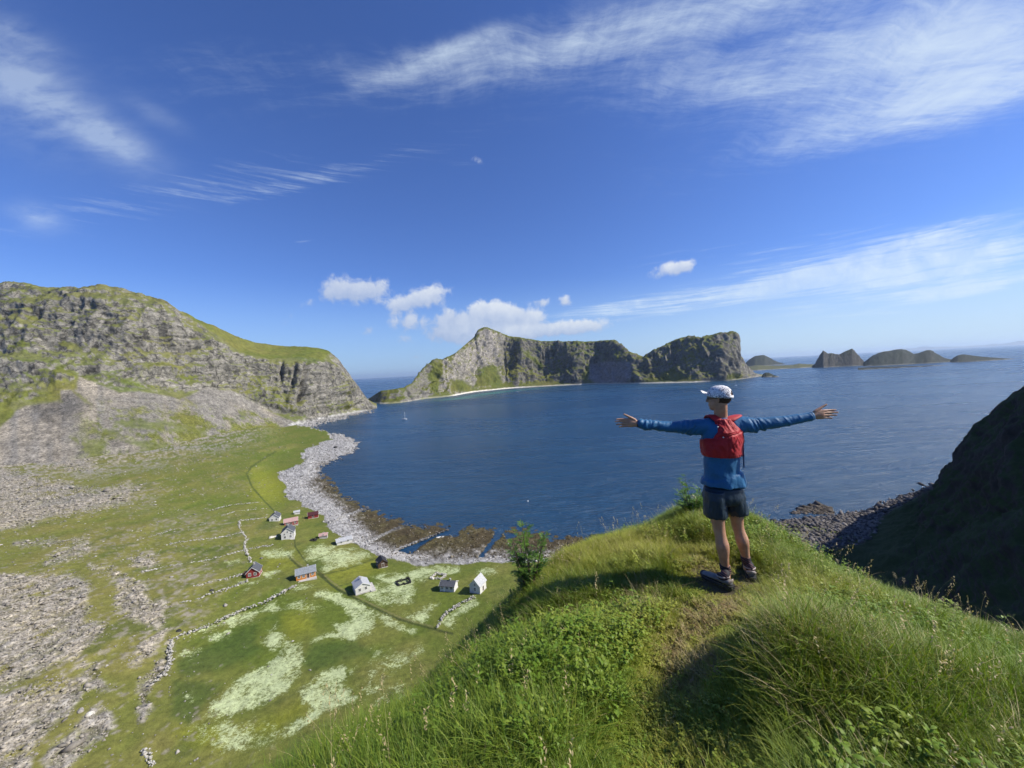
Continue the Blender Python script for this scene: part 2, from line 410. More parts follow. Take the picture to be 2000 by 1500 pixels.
# ---- valley ground (real ground surface; its heights are given at landmarks and interpolated)
ctrl = [(-250,1700,20),(0,1700,16),(0,1500,15),(-250,1500,22),(-250,1200,28),(0,1300,18),(-250,1000,30),(0,1130,20),(0,1000,22),(0,930,21),(-250,960,26),(150,910,19),(150,1000,19),
        (300,1700,9),(300,1500,9),(300,1300,10),(300,1130,13),(300,1000,15),(300,885,17),(450,1000,8),(450,900,11),(450,850,14),(520,850,9),(590,850,5),(560,900,5),(600,1000,3.2),
        (600,1120,6),(450,1120,8),(600,1300,7),(600,1600,8),(800,1150,4),(800,1300,7),(900,1120,3),(900,1240,6),(1000,1110,3),(1000,1250,9),(1150,1110,4),(1150,1300,14),(1000,1500,20),(700,1060,2.2),(545,960,4)]
cp = np.array(ctrl, float)
def rbf_fit(P, v, lam=1e-3):
    P = P / 500.0; d = np.linalg.norm(P[:, None] - P[None], axis=2)
    K = d + np.eye(len(P)) * lam; A = np.hstack([np.ones((len(P), 1)), P])
    M = np.block([[K, A], [A.T, np.zeros((3, 3))]]); return np.linalg.solve(M, np.concatenate([v, np.zeros(3)])), P
def rbf_eval(fit, Q):
    w, P = fit; Q = Q / 500.0; out = np.zeros(len(Q))
    for i in range(len(P)): out += w[i] * np.linalg.norm(Q - P[i], axis=1)
    return out + w[len(P)] + Q @ w[len(P) + 1:]
v_fit = rbf_fit(cp[:, :2], cp[:, 2])
C7 = lambda L: [(x / 2.419, 880 + y / 2.419) for x, y in L]
C8 = lambda L: [(500 + x / 3.3333, 780 + y / 3.3333) for x, y in L]
C6 = lambda L: [(500 + x / 2.5, 1100 + y / 2.5) for x, y in L]
C4 = lambda L: [(x / 2.632, 540 + y / 2.632) for x, y in L]
C3 = lambda L: [(720 + x / 5.556, 960 + y / 5.556) for x, y in L]
C2 = lambda L: [(440 + x / 5.556, 960 + y / 5.556) for x, y in L]
GRASS_EDGE = [(560,826)] + [(612,838)] + C8([(470,215),(480,260),(310,330),(290,375),(340,400),(180,460),(140,500),(200,560),(185,640),(290,660),(350,720),(440,760),(430,800),(500,860),(560,890),(660,940),(760,1010),(850,1030),(950,1060),(1050,1080),(1300,1070),(1650,1060),(2000,1050)]) + [(1300,1095)]
LAND = GRASS_EDGE + [(1300,1800),(-400,1800),(-400,780),(540,780)]
PEBB_OUT = [(560,818),(640,808),(735,795),(735,803),(690,812),(625,828),(606,836),(650,846)] + C8([(560,225),(640,270),(670,290),(640,325),(540,380),(400,410),(380,470),(340,560),(450,640),(560,720),(600,780),(700,860),(760,940),(850,985),(1000,1045),(1200,1040),(1450,1030),(1650,1035),(2000,1030)]) + [(1300,1085)]
PEBB = PEBB_OUT + [(1300,1800),(-400,1800),(-400,780),(540,780)]
BROWN_OUT = [(735,803),(690,813),(625,829),(608,836),(650,847)] + C8([(560,228),(640,262),(678,295),(650,345),(500,405),(420,470),(520,540),(560,610),(690,650),(700,690),(780,720),(950,770),(1000,810),(1200,805),(1280,840),(1420,815),(1560,835),(1700,840),(1900,870),(2000,880)]) + [(1300,1050)]
BROWN = BROWN_OUT + [(1300,1800),(-400,1800),(-400,780),(540,780)]
CHANNELS = [C8([(930,985),(1010,1012),(1060,965),(1130,920),(1230,880),(1400,820),(1450,780),(1330,800),(1270,845),(1150,895),(1000,955)]),
            C8([(1445,1030),(1475,1030),(1530,965),(1590,900),(1640,830),(1590,815),(1560,860),(1510,945)]),
            C8([(1620,870),(1700,875),(1690,905),(1630,900)])]
SCREES = [C7(L) for L in (
    [(-60,590),(200,580),(350,590),(430,620),(420,700),(400,800),(500,820),(480,860),(400,930),(380,1000),(300,980),(150,1060),(60,1100),(-60,1150)],
    [(-60,1150),(150,1110),(300,1060),(400,1120),(330,1230),(250,1300),(180,1400),(120,1560),(-60,1560)],
    [(430,545),(530,550),(600,600),(680,620),(700,700),(790,720),(760,830),(700,835),(600,790),(530,720),(560,640),(530,590),(450,560)],
    [(740,840),(800,850),(720,960),(650,1020),(630,980)],
    [(800,900),(820,900),(800,1040),(720,1100),(680,1180),(720,1220),(680,1270),(640,1290),(650,1180),(640,1100),(720,1050),(770,980)],
    [(-60,60),(60,90),(130,120),(300,150),(450,190),(600,165),(660,180),(600,240),(400,290),(250,310),(150,350),(-60,380)],
    [(380,1010),(480,980),(440,1060),(500,1110),(510,1140),(400,1130),(370,1080)],
    [(420,1230),(490,1220),(540,1270),(520,1320),(400,1400),(300,1560),(180,1560),(250,1400),(350,1320)],
    [(-60,-60),(250,-60),(430,40),(440,90),(330,85),(200,50),(80,60),(-60,40)],
    [(60,445),(250,425),(420,415),(380,440),(200,450)], [(280,480),(420,440),(440,470),(300,520),(200,545),(230,505)],
    [(600,500),(700,490),(760,520),(700,560),(620,540)])]
SCREE_SOFT = [C7(L) for L in ([(760,660),(900,720),(1000,760),(900,800),(800,800)], [(820,640),(1000,600),(900,560),(760,600)], [(640,180),(740,190),(730,250),(560,260)], [(740,350),(880,310),(1060,350),(900,345),(760,380)])]
FLOWERS = [C7(L) for L in (
    [(970,1240),(1000,1190),(1080,1120),(1150,1060),(1250,1020),(1300,970),(1330,920),(1360,890),(1440,905),(1450,960),(1430,1010),(1440,1060),(1390,1100),(1340,1160),(1250,1190),(1180,1230),(1080,1265),(1000,1270)],
    [(1310,1340),(1400,1290),(1480,1230),(1420,1180),(1400,1120),(1480,1060),(1560,1020),(1620,1030),(1620,1100),(1680,1150),(1650,1200),(1560,1230),(1480,1280),(1420,1330),(1340,1370)],
    [(1220,900),(1260,860),(1310,810),(1310,850),(1350,870),(1340,920),(1280,935)],
    [(970,885),(1010,860),(1080,840),(1090,860),(1040,890),(1000,905)],
    [(840,970),(890,940),(950,930),(955,950),(900,980),(850,985)],
    [(860,875),(1000,812),(1150,762),(1300,700),(1345,745),(1290,770),(1240,760),(1200,820),(1100,835),(1080,815),(950,860)],
    [(1390,655),(1450,630),(1490,640),(1470,660),(1400,665)],
    [(1480,690),(1520,660),(1600,665),(1650,700),(1780,760),(1900,820),(1960,840),(1960,865),(1850,850),(1790,800),(1760,860),(1660,900),(1540,890),(1470,915),(1500,880),(1580,850),(1560,810),(1640,790),(1600,730),(1500,700)],
    [(1430,480),(1480,450),(1520,430),(1560,450),(1680,460),(1760,490),(1760,510),(1600,560),(1550,580),(1510,560),(1520,510),(1450,510)],
    [(1230,480),(1330,460),(1390,470),(1390,500),(1240,510)],
    [(1150,660),(1200,620),(1300,590),(1320,565),(1240,570),(1240,600),(1160,610),(1110,600),(1100,625),(1180,630)],
    [(870,1170),(910,1140),(900,1180)], [(1640,1050),(1690,1010),(1690,1040),(1650,1065)], [(1080,530),(1140,510),(1130,530),(1080,545)])] + [
    C6([(500,160),(560,120),(640,100),(560,75),(680,40),(800,20),(980,20),(990,45),(900,60),(780,90),(790,110),(760,150),(770,190),(700,200),(650,215),(560,190)]),
    C6([(700,255),(780,240),(870,190),(900,195),(850,260),(800,290)]),
    C6([(890,310),(920,250),(990,200),(1060,170),(1070,190),(1000,240),(960,320)]),
    C6([(620,120),(790,110),(780,160),(740,210),(640,200)]),
    C6([(1060,40),(1130,30),(1180,20),(1190,45),(1100,70)])]
FLOW_SOFT = [C7([(900,1280),(1200,1290),(1350,1350),(1150,1420),(950,1380)]), C6([(560,420),(740,440),(800,420),(700,500),(600,520)]), C7([(1330,690),(1500,740),(1480,760),(1330,730)]), C6([(520,620),(640,560),(700,600),(600,700)])]
DARKG = [C7([(830,1000),(1100,850),(1230,800),(1210,900),(1240,935),(1150,1000),(900,1080),(850,1060)]), C7([(820,1080),(1060,1100),(980,1180),(900,1300),(800,1260)]), C7([(1240,800),(1340,770),(1320,815)]), C7([(1450,520),(1510,505),(1530,570),(1470,570)]), C7([(1420,1000),(1480,900),(1700,900),(1760,960),(1600,1010),(1480,1060)]), C6([(460,140),(540,80),(590,110),(520,150)])]
YELG = [C7([(1180,1320),(1420,1200),(1440,1230),(1300,1320)]), C7([(1340,790),(1450,760),(1480,850),(1380,880)]), C7([(1190,100),(1360,110),(1330,240),(1200,230)]), C7([(1230,510),(1390,500),(1400,540),(1260,560)]), C7([(830,1320),(1100,1300),(1050,1400),(900,1390)]), C7([(1560,580),(1780,510),(1780,560),(1560,625)])]
def valley_masks(px, py, W):
    """what grows or lies at each spot of the valley floor"""
    n1 = fbm(W / 9.0, 4, 5); n2 = fbm(W / 9.0 + 50, 4, 9); n3 = fbm(W / 3.0, 3, 3); nb = fbm(W / 45.0, 4, 21); nf = fbm(W / 1.5, 2, 31)
    qx, qy = px + n1 * 9, py + n2 * 6
    land = sdf_poly(qx, qy, LAND); peb = sdf_poly(qx, qy, PEBB); bro = sdf_poly(qx + n3 * 9, qy + n3 * 7, BROWN)
    ch = np.full(px.shape, -1e9)
    for c in CHANNELS: ch = np.maximum(ch, sdf_poly(px + n1 * 3 + n3 * 2.5, py + n2 * 2 + n3 * 2, c))
    return n1, n2, n3, nb, nf, qx, qy, land, peb, bro, ch
def valley_z(px, py):
    """height of the valley ground at the spot seen at (px, py), without fine relief"""
    px = np.atleast_1d(np.asarray(px, float)); py = np.atleast_1d(np.asarray(py, float))
    z0 = np.maximum(rbf_eval(v_fit, np.stack([px, py], 1)), 1.8)
    land = sdf_poly(px, py, LAND); peb = sdf_poly(px, py, PEBB)
    zz = np.where(land > 0, 1.6 + (z0 - 1.6) * smooth(land, 0, 60), 0.45 + 1.15 * smooth(peb, 0, 22))
    return zz
def valley_pt(px, py, dz=0.0):
    p = PZ(np.float64(px), np.float64(py), valley_z(px, py)[0]); p[2] += dz; return p

def valley_build():
    U = np.arange(-260, 1210, 2.1); Tn = 400
    # far edge reaches in under the mountain foot
    tpx = [-260,0,150,300,450,520,560,600,640,735,760,900,1300]; tpy = [935,905,885,860,825,812,815,812,800,790,800,960,1020]
    top = np.interp(U, tpx, tpy); t = np.linspace(0, 1, Tn)[:, None]
    PY = top[None] + (1640 - top[None]) * t; PX = np.repeat(U[None], Tn, 0)
    px, py = PX.ravel(), PY.ravel()
    W0 = PZ(px, py, np.full(px.shape, 5.0)); W0[:, 2] = 0
    n1, n2, n3, nb, nf, qx, qy, land, peb, bro, ch = valley_masks(px, py, W0)
    z0 = np.maximum(rbf_eval(v_fit, np.stack([px, py], 1)), 1.8)
    zl = 1.6 + (z0 - 1.6) * smooth(land, 0, 60)
    zp = 0.45 + 1.15 * smooth(peb, 0, 22)
    zb = -0.02 + 0.34 * smooth(bro, 0, 34) + n3 * 0.14 + nf * 0.10
    z = np.where(land > 0, zl, np.where(peb > 0, zp, zb))
    z = np.where(bro < 0, np.minimum(z, -0.15 + bro * 0.06), z)
    z = np.where(ch > 0, np.minimum(z, -0.4), z)
    scr = np.full(px.shape, -1e9)
    for s in SCREES: scr = np.maximum(scr, sdf_poly(qx + n3 * 5, qy + n3 * 4, s))
    scs = np.zeros(px.shape)
    for s in SCREE_SOFT: scs = np.maximum(scs, smooth(sdf_poly(qx, qy, s), -25, 25))
    flo = np.full(px.shape, -1e9)
    for s in FLOWERS: flo = np.maximum(flo, sdf_poly(qx + n3 * 4, qy + n3 * 3, s))
    fls = np.zeros(px.shape)
    for s in FLOW_SOFT: fls = np.maximum(fls, smooth(sdf_poly(qx, qy, s), -30, 20))
    dg = np.zeros(px.shape); yg = np.zeros(px.shape)
    for s in DARKG: dg = np.maximum(dg, smooth(sdf_poly(qx, qy, s), -10, 12))
    for s in YELG: yg = np.maximum(yg, smooth(sdf_poly(qx, qy, s), -25, 20))
    # relief
    up = smooth(land, 3, 25)
    z = z + up * (n1 * 0.35 + nb * 1.4 * smooth(850 - px, 0, 400) + nf * 0.10) + up * smooth(scr, -6, 6) * (n3 * 0.55 + nf * 0.35)
    P = PZ(px, py, z)
    # colour
    n = len(px)
    c = lerp(np.tile(G_MID, (n, 1)), np.tile(G_DRY, (n, 1)), np.clip(0.32 + 0.6 * nb + 0.5 * n1 + 0.45 * smooth(560 - px, 0, 420), 0, 1))
    c = lerp(c, np.tile(G_DARK, (n, 1)), dg * 0.62)
    c = lerp(c, np.tile(G_DARK, (n, 1)), smooth(n2 + nb, 0.3, 0.9) * 0.5)
    c = lerp(c, np.tile(G_YEL, (n, 1)), yg * 0.8)
    # mown strips and drainage lines running across the small fields
    sl = np.sin((px * 0.30 + py * 1.0 + n1 * 9) * 0.42)
    inner = smooth(px, 380, 600) * smooth(land, 0, 20)
    c *= (1 + (0.08 * sl * inner * smooth(n1 + nb, -.3, .3))[:, None])
    # bare dry stony speckle through the left pastures
    spk = smooth(nf + 0.6 * n3 + 0.5 * nb, 0.42, 0.8) * smooth(620 - px, 0, 300)
    c = lerp(c, np.tile(SCREE_W, (n, 1)), spk * 0.65 + 0 * px)
    c = lerp(c, np.tile(SCREE_W, (n, 1)), scs * smooth(n3 + nf, -0.3, 0.5) * 0.8)
    fm = smooth(flo, -10, 10) * 0.67 + smooth(flo, 6, 30) * .12
    fm = np.maximum(fm, fls * 0.5)
    fm = np.maximum(fm, smooth(nb * .7 + n1 * .5, 0.05, 0.7) * smooth(px, 470, 620) * 0.42 * smooth(land, 5, 30) * (1 - smooth(py, 960, 1010) * 0) * (py > 990))
    fm = fm * (land > 0)
    sc = lerp(np.tile(SCREE, (n, 1)), np.tile(SCREE_W, (n, 1)), smooth(nb + 0.5 * n1, -0.3, 0.5))
    sc *= 1.18 * (1 + 0.5 * nf + 0.35 * n3)[:, None]
    gaps = smooth(n1 + 0.35 * np.sin((px * .35 + py * .9) / 14 + nb * 6), 0.50, 0.72)
    c = lerp(c, sc, smooth(scr + n3 * 6 + nf * 5, -9, 12) * (1 - 0.9 * gaps) * (0.72 + .28 * smooth(nf + n3, -.4, .3)))
    tpd = py - np.interp(px, tpx, tpy)
    tlv = smooth(scr + n3 * 6 + nf * 5, -9, 12) * (1 - 0.9 * gaps)
    fade = (1 - smooth(tpd + n1 * 22 + nb * 22, 20, 75)) * (1 - smooth(px + n1 * 20, 470, 560)); c = lerp(c, sc, fade * smooth(n3 * .7 + n1 + nf * .4, -.25, .3) * .9); fm = fm * (1 - fade)
    pe = np.tile(PEB, (n, 1)) * (0.72 + 0.5 * nf + 0.3 * n3)[:, None]
    br = lerp(np.tile(KELP, (n, 1)), np.tile((0.082, 0.070, 0.030), (n, 1)), smooth(n1, -0.3, 0.5)) * (1 + 0.6 * nf + 0.4 * n3)[:, None]
    mixp = smooth(peb + nf * 9 + n3 * 8, -24, 10); c = np.where((land > 0)[:, None], c, lerp(br, pe, mixp))
    jet = np.minimum(d_line(px, py, C8([(480,798),(640,738),(850,665)])), d_line(px, py, C8([(740,925),(900,850),(1000,812)])))
    jet = np.minimum(jet, d_line(px, py, C8([(900,985),(1150,890),(1260,848)])) + 0.8)
    jm = np.where(land > 0, 0, smooth(3.0 - jet + n3 * 1.5, 0, 2.5)) * (.25 + .75 * smooth(peb, -60, 5)); c = lerp(c, pe, jm * smooth(bro, -4, 6) * (ch < 0.3))
    conc = sdf_poly(px, py, C8([(840,1000),(880,990),(940,990),(1020,1018),(1000,1035),(900,1025)])); c = lerp(c, np.tile((0.42, 0.40, 0.37), (n, 1)), smooth(conc, -0.5, 1))
    c = np.where((bro < -2)[:, None], np.array([0.02, 0.03, 0.03]), c)
    # tracks and ditches
    for L, wdt, col in ((C7([(1300,5),(1250,35),(1190,75),(1165,110),(1190,170),(1250,240),(1300,290)]), 1.5, (0.055, 0.075, 0.02)),
                   (C6([(150,-50),(170,-20),(215,20),(260,40),(300,50),(400,130),(560,210),(700,275),(850,318),(960,345)]), 2.2, (0.045, 0.058, 0.018)),
                   (C6([(160,-54),(180,-24),(225,14),(270,34),(312,44),(412,122),(572,203),(712,268),(862,310)]), 1.3, (0.17, 0.16, 0.07)),
                   (C2([(750,520),(760,600),(870,760),(1050,900),(1180,1040),(1440,1170)]), 1.3, (0.045, 0.06, 0.018)),
                   (C2([(1050,900),(1300,850),(1640,720)]), 1.0, (0.05, 0.065, 0.02)), (C2([(1180,1040),(1520,950)]), 0.9, (0.05, 0.065, 0.02))):
        dm = smooth(wdt + 0.6 + n3 * 0.6 - d_line(px, py, L), 0, 1.2); c = lerp(c, np.tile(col, (n, 1)), dm * 0.85)
    c = np.clip(c, 0.008, 0.75)
    m = terrain_mat('valley_cover', (0.55, 3.2), 0.45, amp=0.72, flowers=True, cell=1.1)
    o = mesh_obj('valley_ground', P, grid_faces(Tn, len(U)), m, smooth_=True, attrs={'col': c, 'flow': np.clip(fm, 0, 1), 'tl': np.clip(tlv, 0, 1)}); o['kind'] = 'structure'
    return px, py, P, land, peb, bro, ch, scr, jet, c
VX = valley_build()

# ---- stones lying on the valley floor and shore (nobody could count them)
def scatter_stones():
    px, py, P, land, peb, bro, ch, scr, jet, c = VX
    m = terrain_mat('loose_stone', (2.0, 9.0), 0.05, amp=0.45)
    r = np.random.default_rng(11)
    def pick(w, n): 
        p = w / w.sum(); i = r.choice(len(w), n, p=p); return i
    depth = P[:, 1]
    # boulder beach
    inb = (land < 0) & (peb > -30) & (bro > 0) & (ch < 0)
    w = inb * (depth ** 2) * (.12 + .88 * smooth(peb, -14, 6)); i = pick(w.astype(float), 26000)
    Q = P[i] + r.normal(0, 1, (len(i), 3)) * [0.4, 0.4, 0]; S = r.lognormal(-0.92, 0.45, len(i)) * (0.7 + depth[i] / 420)
    col = np.tile(PEB, (len(i), 1)) * r.uniform(0.25, 1.25, (len(i), 1)); col = lerp(col * np.array([.36, .32, .24]), col, smooth(peb[i] + r.normal(0, 6, len(i)), -14, 7)); Q[:, 2] += S * 0.08
    o = rocks_mesh('beach_boulders', Q, S, m, 1, 0.7, col); tag(o, 'pale grey rounded boulders heaped along the shore of the bay', 'boulders', kind='stuff')
    # kelp covered rocks on the tidal flat
    inb = (peb < 0) & (bro > 2) & (ch < -1); i = pick(inb * depth ** 2.0, 9000); Q = P[i].copy(); S = r.lognormal(-0.75, 0.42, len(i)) * (0.6 + depth[i] / 500)
    Q += r.normal(0, 1, (len(i), 3)) * [0.4, 0.4, 0]
    pale = (r.random(len(i)) < 0.12)[:, None]
    col = np.where(pale, np.array([0.30, 0.27, 0.22]), np.array(KELP)) * r.uniform(0.5, 1.6, (len(i), 1))
    o = rocks_mesh('tidal_rocks', Q, S, m, 2, 0.6, col); tag(o, 'brown seaweed covered rocks on the shallow tidal flat', 'rocks', kind='stuff')
    # stone jetties
    jm = (land < 0) & (jet < 2.0) & (bro > -3) & (ch < 0.6); i = pick(jm * depth ** 2.0 * smooth(peb, -75, 5), 2600); Q = P[i].copy(); S = r.lognormal(-0.45, 0.4, len(i)) * 0.9; Q[:, 2] = np.maximum(Q[:, 2], 0.1) + r.uniform(0.0, 0.4, len(i))
    o = rocks_mesh('jetty_stones', Q, S, m, 4, 0.8, np.tile(PEB, (len(i), 1)) * (0.35 + 0.65 * smooth(peb[i], -60, 5))[:, None] * r.uniform(0.5, 1.2, (len(i), 1))); tag(o, 'long low jetties of piled pale stones reaching into the shallows', 'jetties', kind='stuff')
    # scree and field boulders
    ins = (scr > -8) & (land > 0) & (px > -120); i = pick(ins * depth ** 1.75 * smooth(scr, -12, 14), 34000); Q = P[i].copy(); Q += r.normal(0, 1, (len(i), 3)) * [0.3, 0.3, 0]
    S = r.lognormal(-1.55, 0.66, len(i)) * (0.8 + depth[i] / 300)
    col = np.tile((0.29, 0.265, 0.225), (len(i), 1)) * r.uniform(0.6, 1.3, (len(i), 1)); Q[:, 2] += S * 0.1
    o = rocks_mesh('scree_stones', Q, S, m, 5, 0.55, col); tag(o, 'grey angular scree stones strewn over the pasture', 'stones', kind='stuff')
    ins = (scr < -8) & (land > 10) & (px > -120) & (px < 620); i = pick(ins * depth ** 2.0 * smooth(700 - px, 0, 500), 2600); Q = P[i].copy(); S = r.lognormal(-1.15, 0.55, len(i)) * (0.7 + depth[i] / 400); Q[:, 2] += S * 0.1
    o = rocks_mesh('pasture_stones', Q, S, m, 6, 0.6, np.tile((0.33, 0.31, 0.28), (len(i), 1)) * r.uniform(0.5, 1.3, (len(i), 1))); tag(o, 'scattered single stones lying in the green pasture', 'stones', kind='stuff')
scatter_stones()

# ---- lofted mountains
def loft(rows, U, subs, blur=None):
    """rows: lists of (px, py, depth) from foot to ridge; returns grid of world points"""
    K = []
    for r_ in rows:
        a = np.array(r_, float); py_ = np.interp(U, a[:, 0], a[:, 1]); dd_ = np.interp(U, a[:, 0], a[:, 2]); w = 0 if blur is None else blur[len(K)]
        if w:
            kk = np.hanning(2 * w + 3)[1:-1]; kk /= kk.sum(); keep_ = np.array(U) > 640
            p2 = np.convolve(np.pad(py_, w, 'edge'), kk, 'valid'); d2 = np.convolve(np.pad(dd_, w, 'edge'), kk, 'valid'); py_ = np.where(keep_, py_, p2); dd_ = np.where(keep_, dd_, d2)
        K.append(PD(np.array(U), py_, dd_))
    out = []
    for k in range(len(K) - 1):
        n = subs[k]
        for j in range(n): out.append(K[k] + (K[k + 1] - K[k]) * (j / n))
    out.append(K[-1]); return np.array(out)
def blur_rows(G, n, keep):
    for _ in range(n):
        H = G.copy(); H[1:-1] = (G[:-2] + 2 * G[1:-1] + G[2:]) / 4; H[keep] = G[keep]; G = H
    return G
def rock_colour(P, N, px, py, seed, grass_bias, scale=1.0, strata=0.5, dark=1.0):
    n = len(P)
    wz = P[:, 2] + fbm(P / (60 * scale), 3, seed + 1) * 14
    st = vnoise(np.stack([P[:, 0] / 140, P[:, 1] / 140, wz / (2.2 * scale)], 1), seed + 2) + 0.6 * vnoise(np.stack([P[:, 0] / 90, P[:, 1] / 90, wz / (0.9 * scale)], 1), seed + 3)
    nf = fbm(P / (5 * scale), 4, seed + 4); nb = fbm(P / (45 * scale), 4, seed + 5); nv = fbm(P / np.array([14, 14, 60]) / scale, 4, seed + 6)
    c = lerp(np.tile(ROCK, (n, 1)), np.tile(ROCK_L, (n, 1)), np.clip(0.35 + strata * st + 0.5 * nf, 0, 1))
    c = lerp(c, np.tile(ROCK_D, (n, 1)), np.clip(smooth(-nv - 0.3 * nf, 0.10, 0.6) * 0.8 * dark, 0, 1))
    ng_ = fbm(P / (11 * scale), 4, seed + 8)
    g = smooth(N[:, 2] + 0.34 * nb + 0.30 * ng_ + 0.12 * nf + grass_bias - 0.14 * st * strata, 0.56, 0.72)
    gc = lerp(np.tile(G_MID, (n, 1)), np.tile(G_DRY, (n, 1)), np.clip(0.45 + 0.7 * nb, 0, 1)) * 0.92
    return c, g, gc, nb, nf
rockm = terrain_mat('mountain_rock', (0.09, 0.45), 2.2, amp=0.80, crack=0.035, cell=0.75)

def left_mountain():
    A = [(-300,960,300),(-100,938,345),(0,925,372),(150,908,400),(300,884,455),(450,848,615),(520,838,715),(590,834,788),(640,822,895),(700,809,1005),(725,804,1070),(738,801,1128),(745,801,1135)]
    B = [(-300,800,430),(-100,812,452),(0,812,474),(65,795,500),(122,772,528),(160,752,552),(228,760,580),(266,757,600),(342,774,640),(399,757,690),(456,764,745),(532,806,790),(575,812,805),(610,812,835),(640,806,915),(700,800,1020),(738,800,1130),(745,801,1136)]
    C = [(-300,720,540),(0,705,560),(150,662,612),(250,680,632),(350,705,672),(426,715,728),(475,735,775),(532,760,812),(593,770,835),(640,762,925),(670,765,985),(700,780,1040),(725,793,1090),(738,799,1131),(745,801,1137)]
    D = [(-300,590,610),(0,595,625),(100,595,636),(200,592,650),(300,612,680),(350,634,702),(426,668,752),(475,695,795),(532,705,835),(593,710,860),(625,708,915),(645,706,965),(660,720,985),(690,752,1050),(715,778,1085),(738,798,1132),(745,801,1138)]
    E = [(-300,552,650),(-150,556,655),(0,558,668),(60,560,672),(100,563,680),(150,563,684),(205,565,690),(250,574,700),(280,582,708),(310,592,715),(345,607,735),(380,621,765),(430,642,825),(470,660,880),(500,669,925),(530,673,960),(560,676,985),(600,677,1005),(625,680,1012),(640,685,1013),(652,694,1015),(662,703,1025),(680,728,1060),(700,757,1088),(715,776,1106),(728,790,1125),(738,798,1134),(745,801,1139)]
    U = np.arange(-290, 744, 1.9); subs = [34, 44, 44, 26]
    G = loft([A, B, C, D, E], U, subs, [20, 26, 20, 8, 0])
    keys = np.cumsum([0] + subs)
    G = blur_rows(G, 14, [0, keys[-1]])
    # back side falls away to the outer sea
    ridge = G[-1]; back = []
    for k, (dd, f) in enumerate(((6, .985), (30, .95), (90, .85), (200, .6), (380, .2), (500, -.1))):
        q = ridge.copy(); out = q - CAM; out[:, 2] = 0; out /= np.linalg.norm(out, axis=1, keepdims=True)
        q = q + out * dd; q[:, 2] = ridge[:, 2] * f - (8 if f < 0.3 else 0); back.append(q)
    nr = G.shape[0]; G = np.concatenate([G, np.array(back)])
    N = -grid_normals(G); N *= np.sign((N * (CAM - G)).sum(2, keepdims=True) + 1e-9); N[nr:] = np.array([0, 0, 1.0])
    sh = G.shape; P = G.reshape(-1, 3); Nn = N.reshape(-1, 3)
    PX = np.repeat(U[None], sh[0], 0).ravel(); RI = np.repeat(np.arange(sh[0])[:, None], sh[1], 1).ravel()
    rockw = smooth(RI, keys[1] - 4, keys[1] + 12) * (1 - smooth(RI, keys[-1] - 2, keys[-1] + 2) * 0.75)
    grassy = smooth(PX, 330, 440) * smooth(RI, keys[3] - 6, keys[3] + 4)      # smooth green shoulder
    rockw = rockw * (1 - 0.85 * grassy)
    wz = P[:, 2] + fbm(P / 70, 3, 61) * 10
    ledge = vnoise(np.stack([P[:, 0] / 110, P[:, 1] / 110, wz / 11], 1), 62) + 0.5 * vnoise(np.stack([P[:, 0] / 60, P[:, 1] / 60, wz / 4.5], 1), 63)
    d = fbm(P / np.array([85, 85, 130]), 4, 64, 0.5, True) * 13 + fbm(P / np.array([22, 22, 40]), 4, 65, 0.55, True) * 5.0 + ledge * 3.2 + fbm(P / 7, 3, 66) * 1.6
    far = smooth(PX, 480, 620)
    d = d + far * fbm(P / np.array([30, 30, 160]), 3, 67, 0.5, True) * 7
    edgefade = 1 - smooth(PX, 690, 740)
    # gullies of the seaward cliff
    pyv = to_px(P)[1]
    for (x0, x1, y0, y1, wd, dep) in ((551,549,704,748,3.5,10), (577,570,716,760,3.5,9), (600,583,700,790,6,24), (612,600,700,760,4,8), (465,480,650,700,3,4)):
        xc = np.interp(pyv, [y0, y1], [x0, x1]); inside = smooth(pyv, y0 - 6, y0 + 8) * (1 - smooth(pyv, y1 - 10, y1 + 6))
        d = d - dep * inside * np.exp(-((PX - xc) / wd) ** 2)
    smallrelief = fbm(P / 16, 4, 71) * 1.3 + fbm(P / 4, 3, 72) * 0.5
    P = P + Nn * ((rockw * d * edgefade) + smallrelief * edgefade)[:, None]
    N2 = -grid_normals(P.reshape(sh)).reshape(-1, 3); N2 *= np.sign(N2[:, 2:3] + 1e-9)
    c, g, gc, nb, nf = rock_colour(P, N2, PX, pyv, 80, 0.055, 1.0, 0.42)
    n = len(P)
    talus = sdf_poly(PX + nb * 10, pyv + nb * 6, C4([(400,500),(470,530),(600,590),(700,580),(900,625),(930,640),(1000,590),(1050,570),(1200,590),(1400,700),(1560,760),(1500,780),(1250,795),(1100,830),(900,880),(760,880),(700,900),(500,1100),(-800,1100),(-800,820),(0,780),(80,690),(170,660),(320,640),(330,600),(410,590)]))
    isl = np.full(n, -1e9)
    for L in ([(560,735),(800,725),(1050,790),(1040,805),(820,790),(620,760)], [(420,850),(540,840),(530,880),(480,920),(430,900)], [(1160,720),(1240,690),(1260,705),(1190,760)], [(510,780),(590,785),(610,810),(540,810)], [(390,590),(430,620),(470,655),(440,650),(400,610)], [(600,830),(900,860),(1100,830),(1250,800),(1250,830),(800,900)], [(350,820),(400,830),(390,850)], [(940,620),(960,630),(1010,665),(990,660)]):
        isl = np.maximum(isl, sdf_poly(PX + nb * 14 + nf * 8, pyv + nb * 8 + nf * 4, C4(L)))
    tm = smooth(talus, -2, 3) * (1 - smooth(isl, -3, 2) * 0.85)
    warmt = smooth(fbm(np.stack([P[:, 0] / 60, P[:, 1] / 60, P[:, 2] / 60], 1), 3, 90) + 0.45 * vnoise(np.stack([PX / 14, pyv / 160, 0 * PX], 1), 91), -0.2, 0.6)
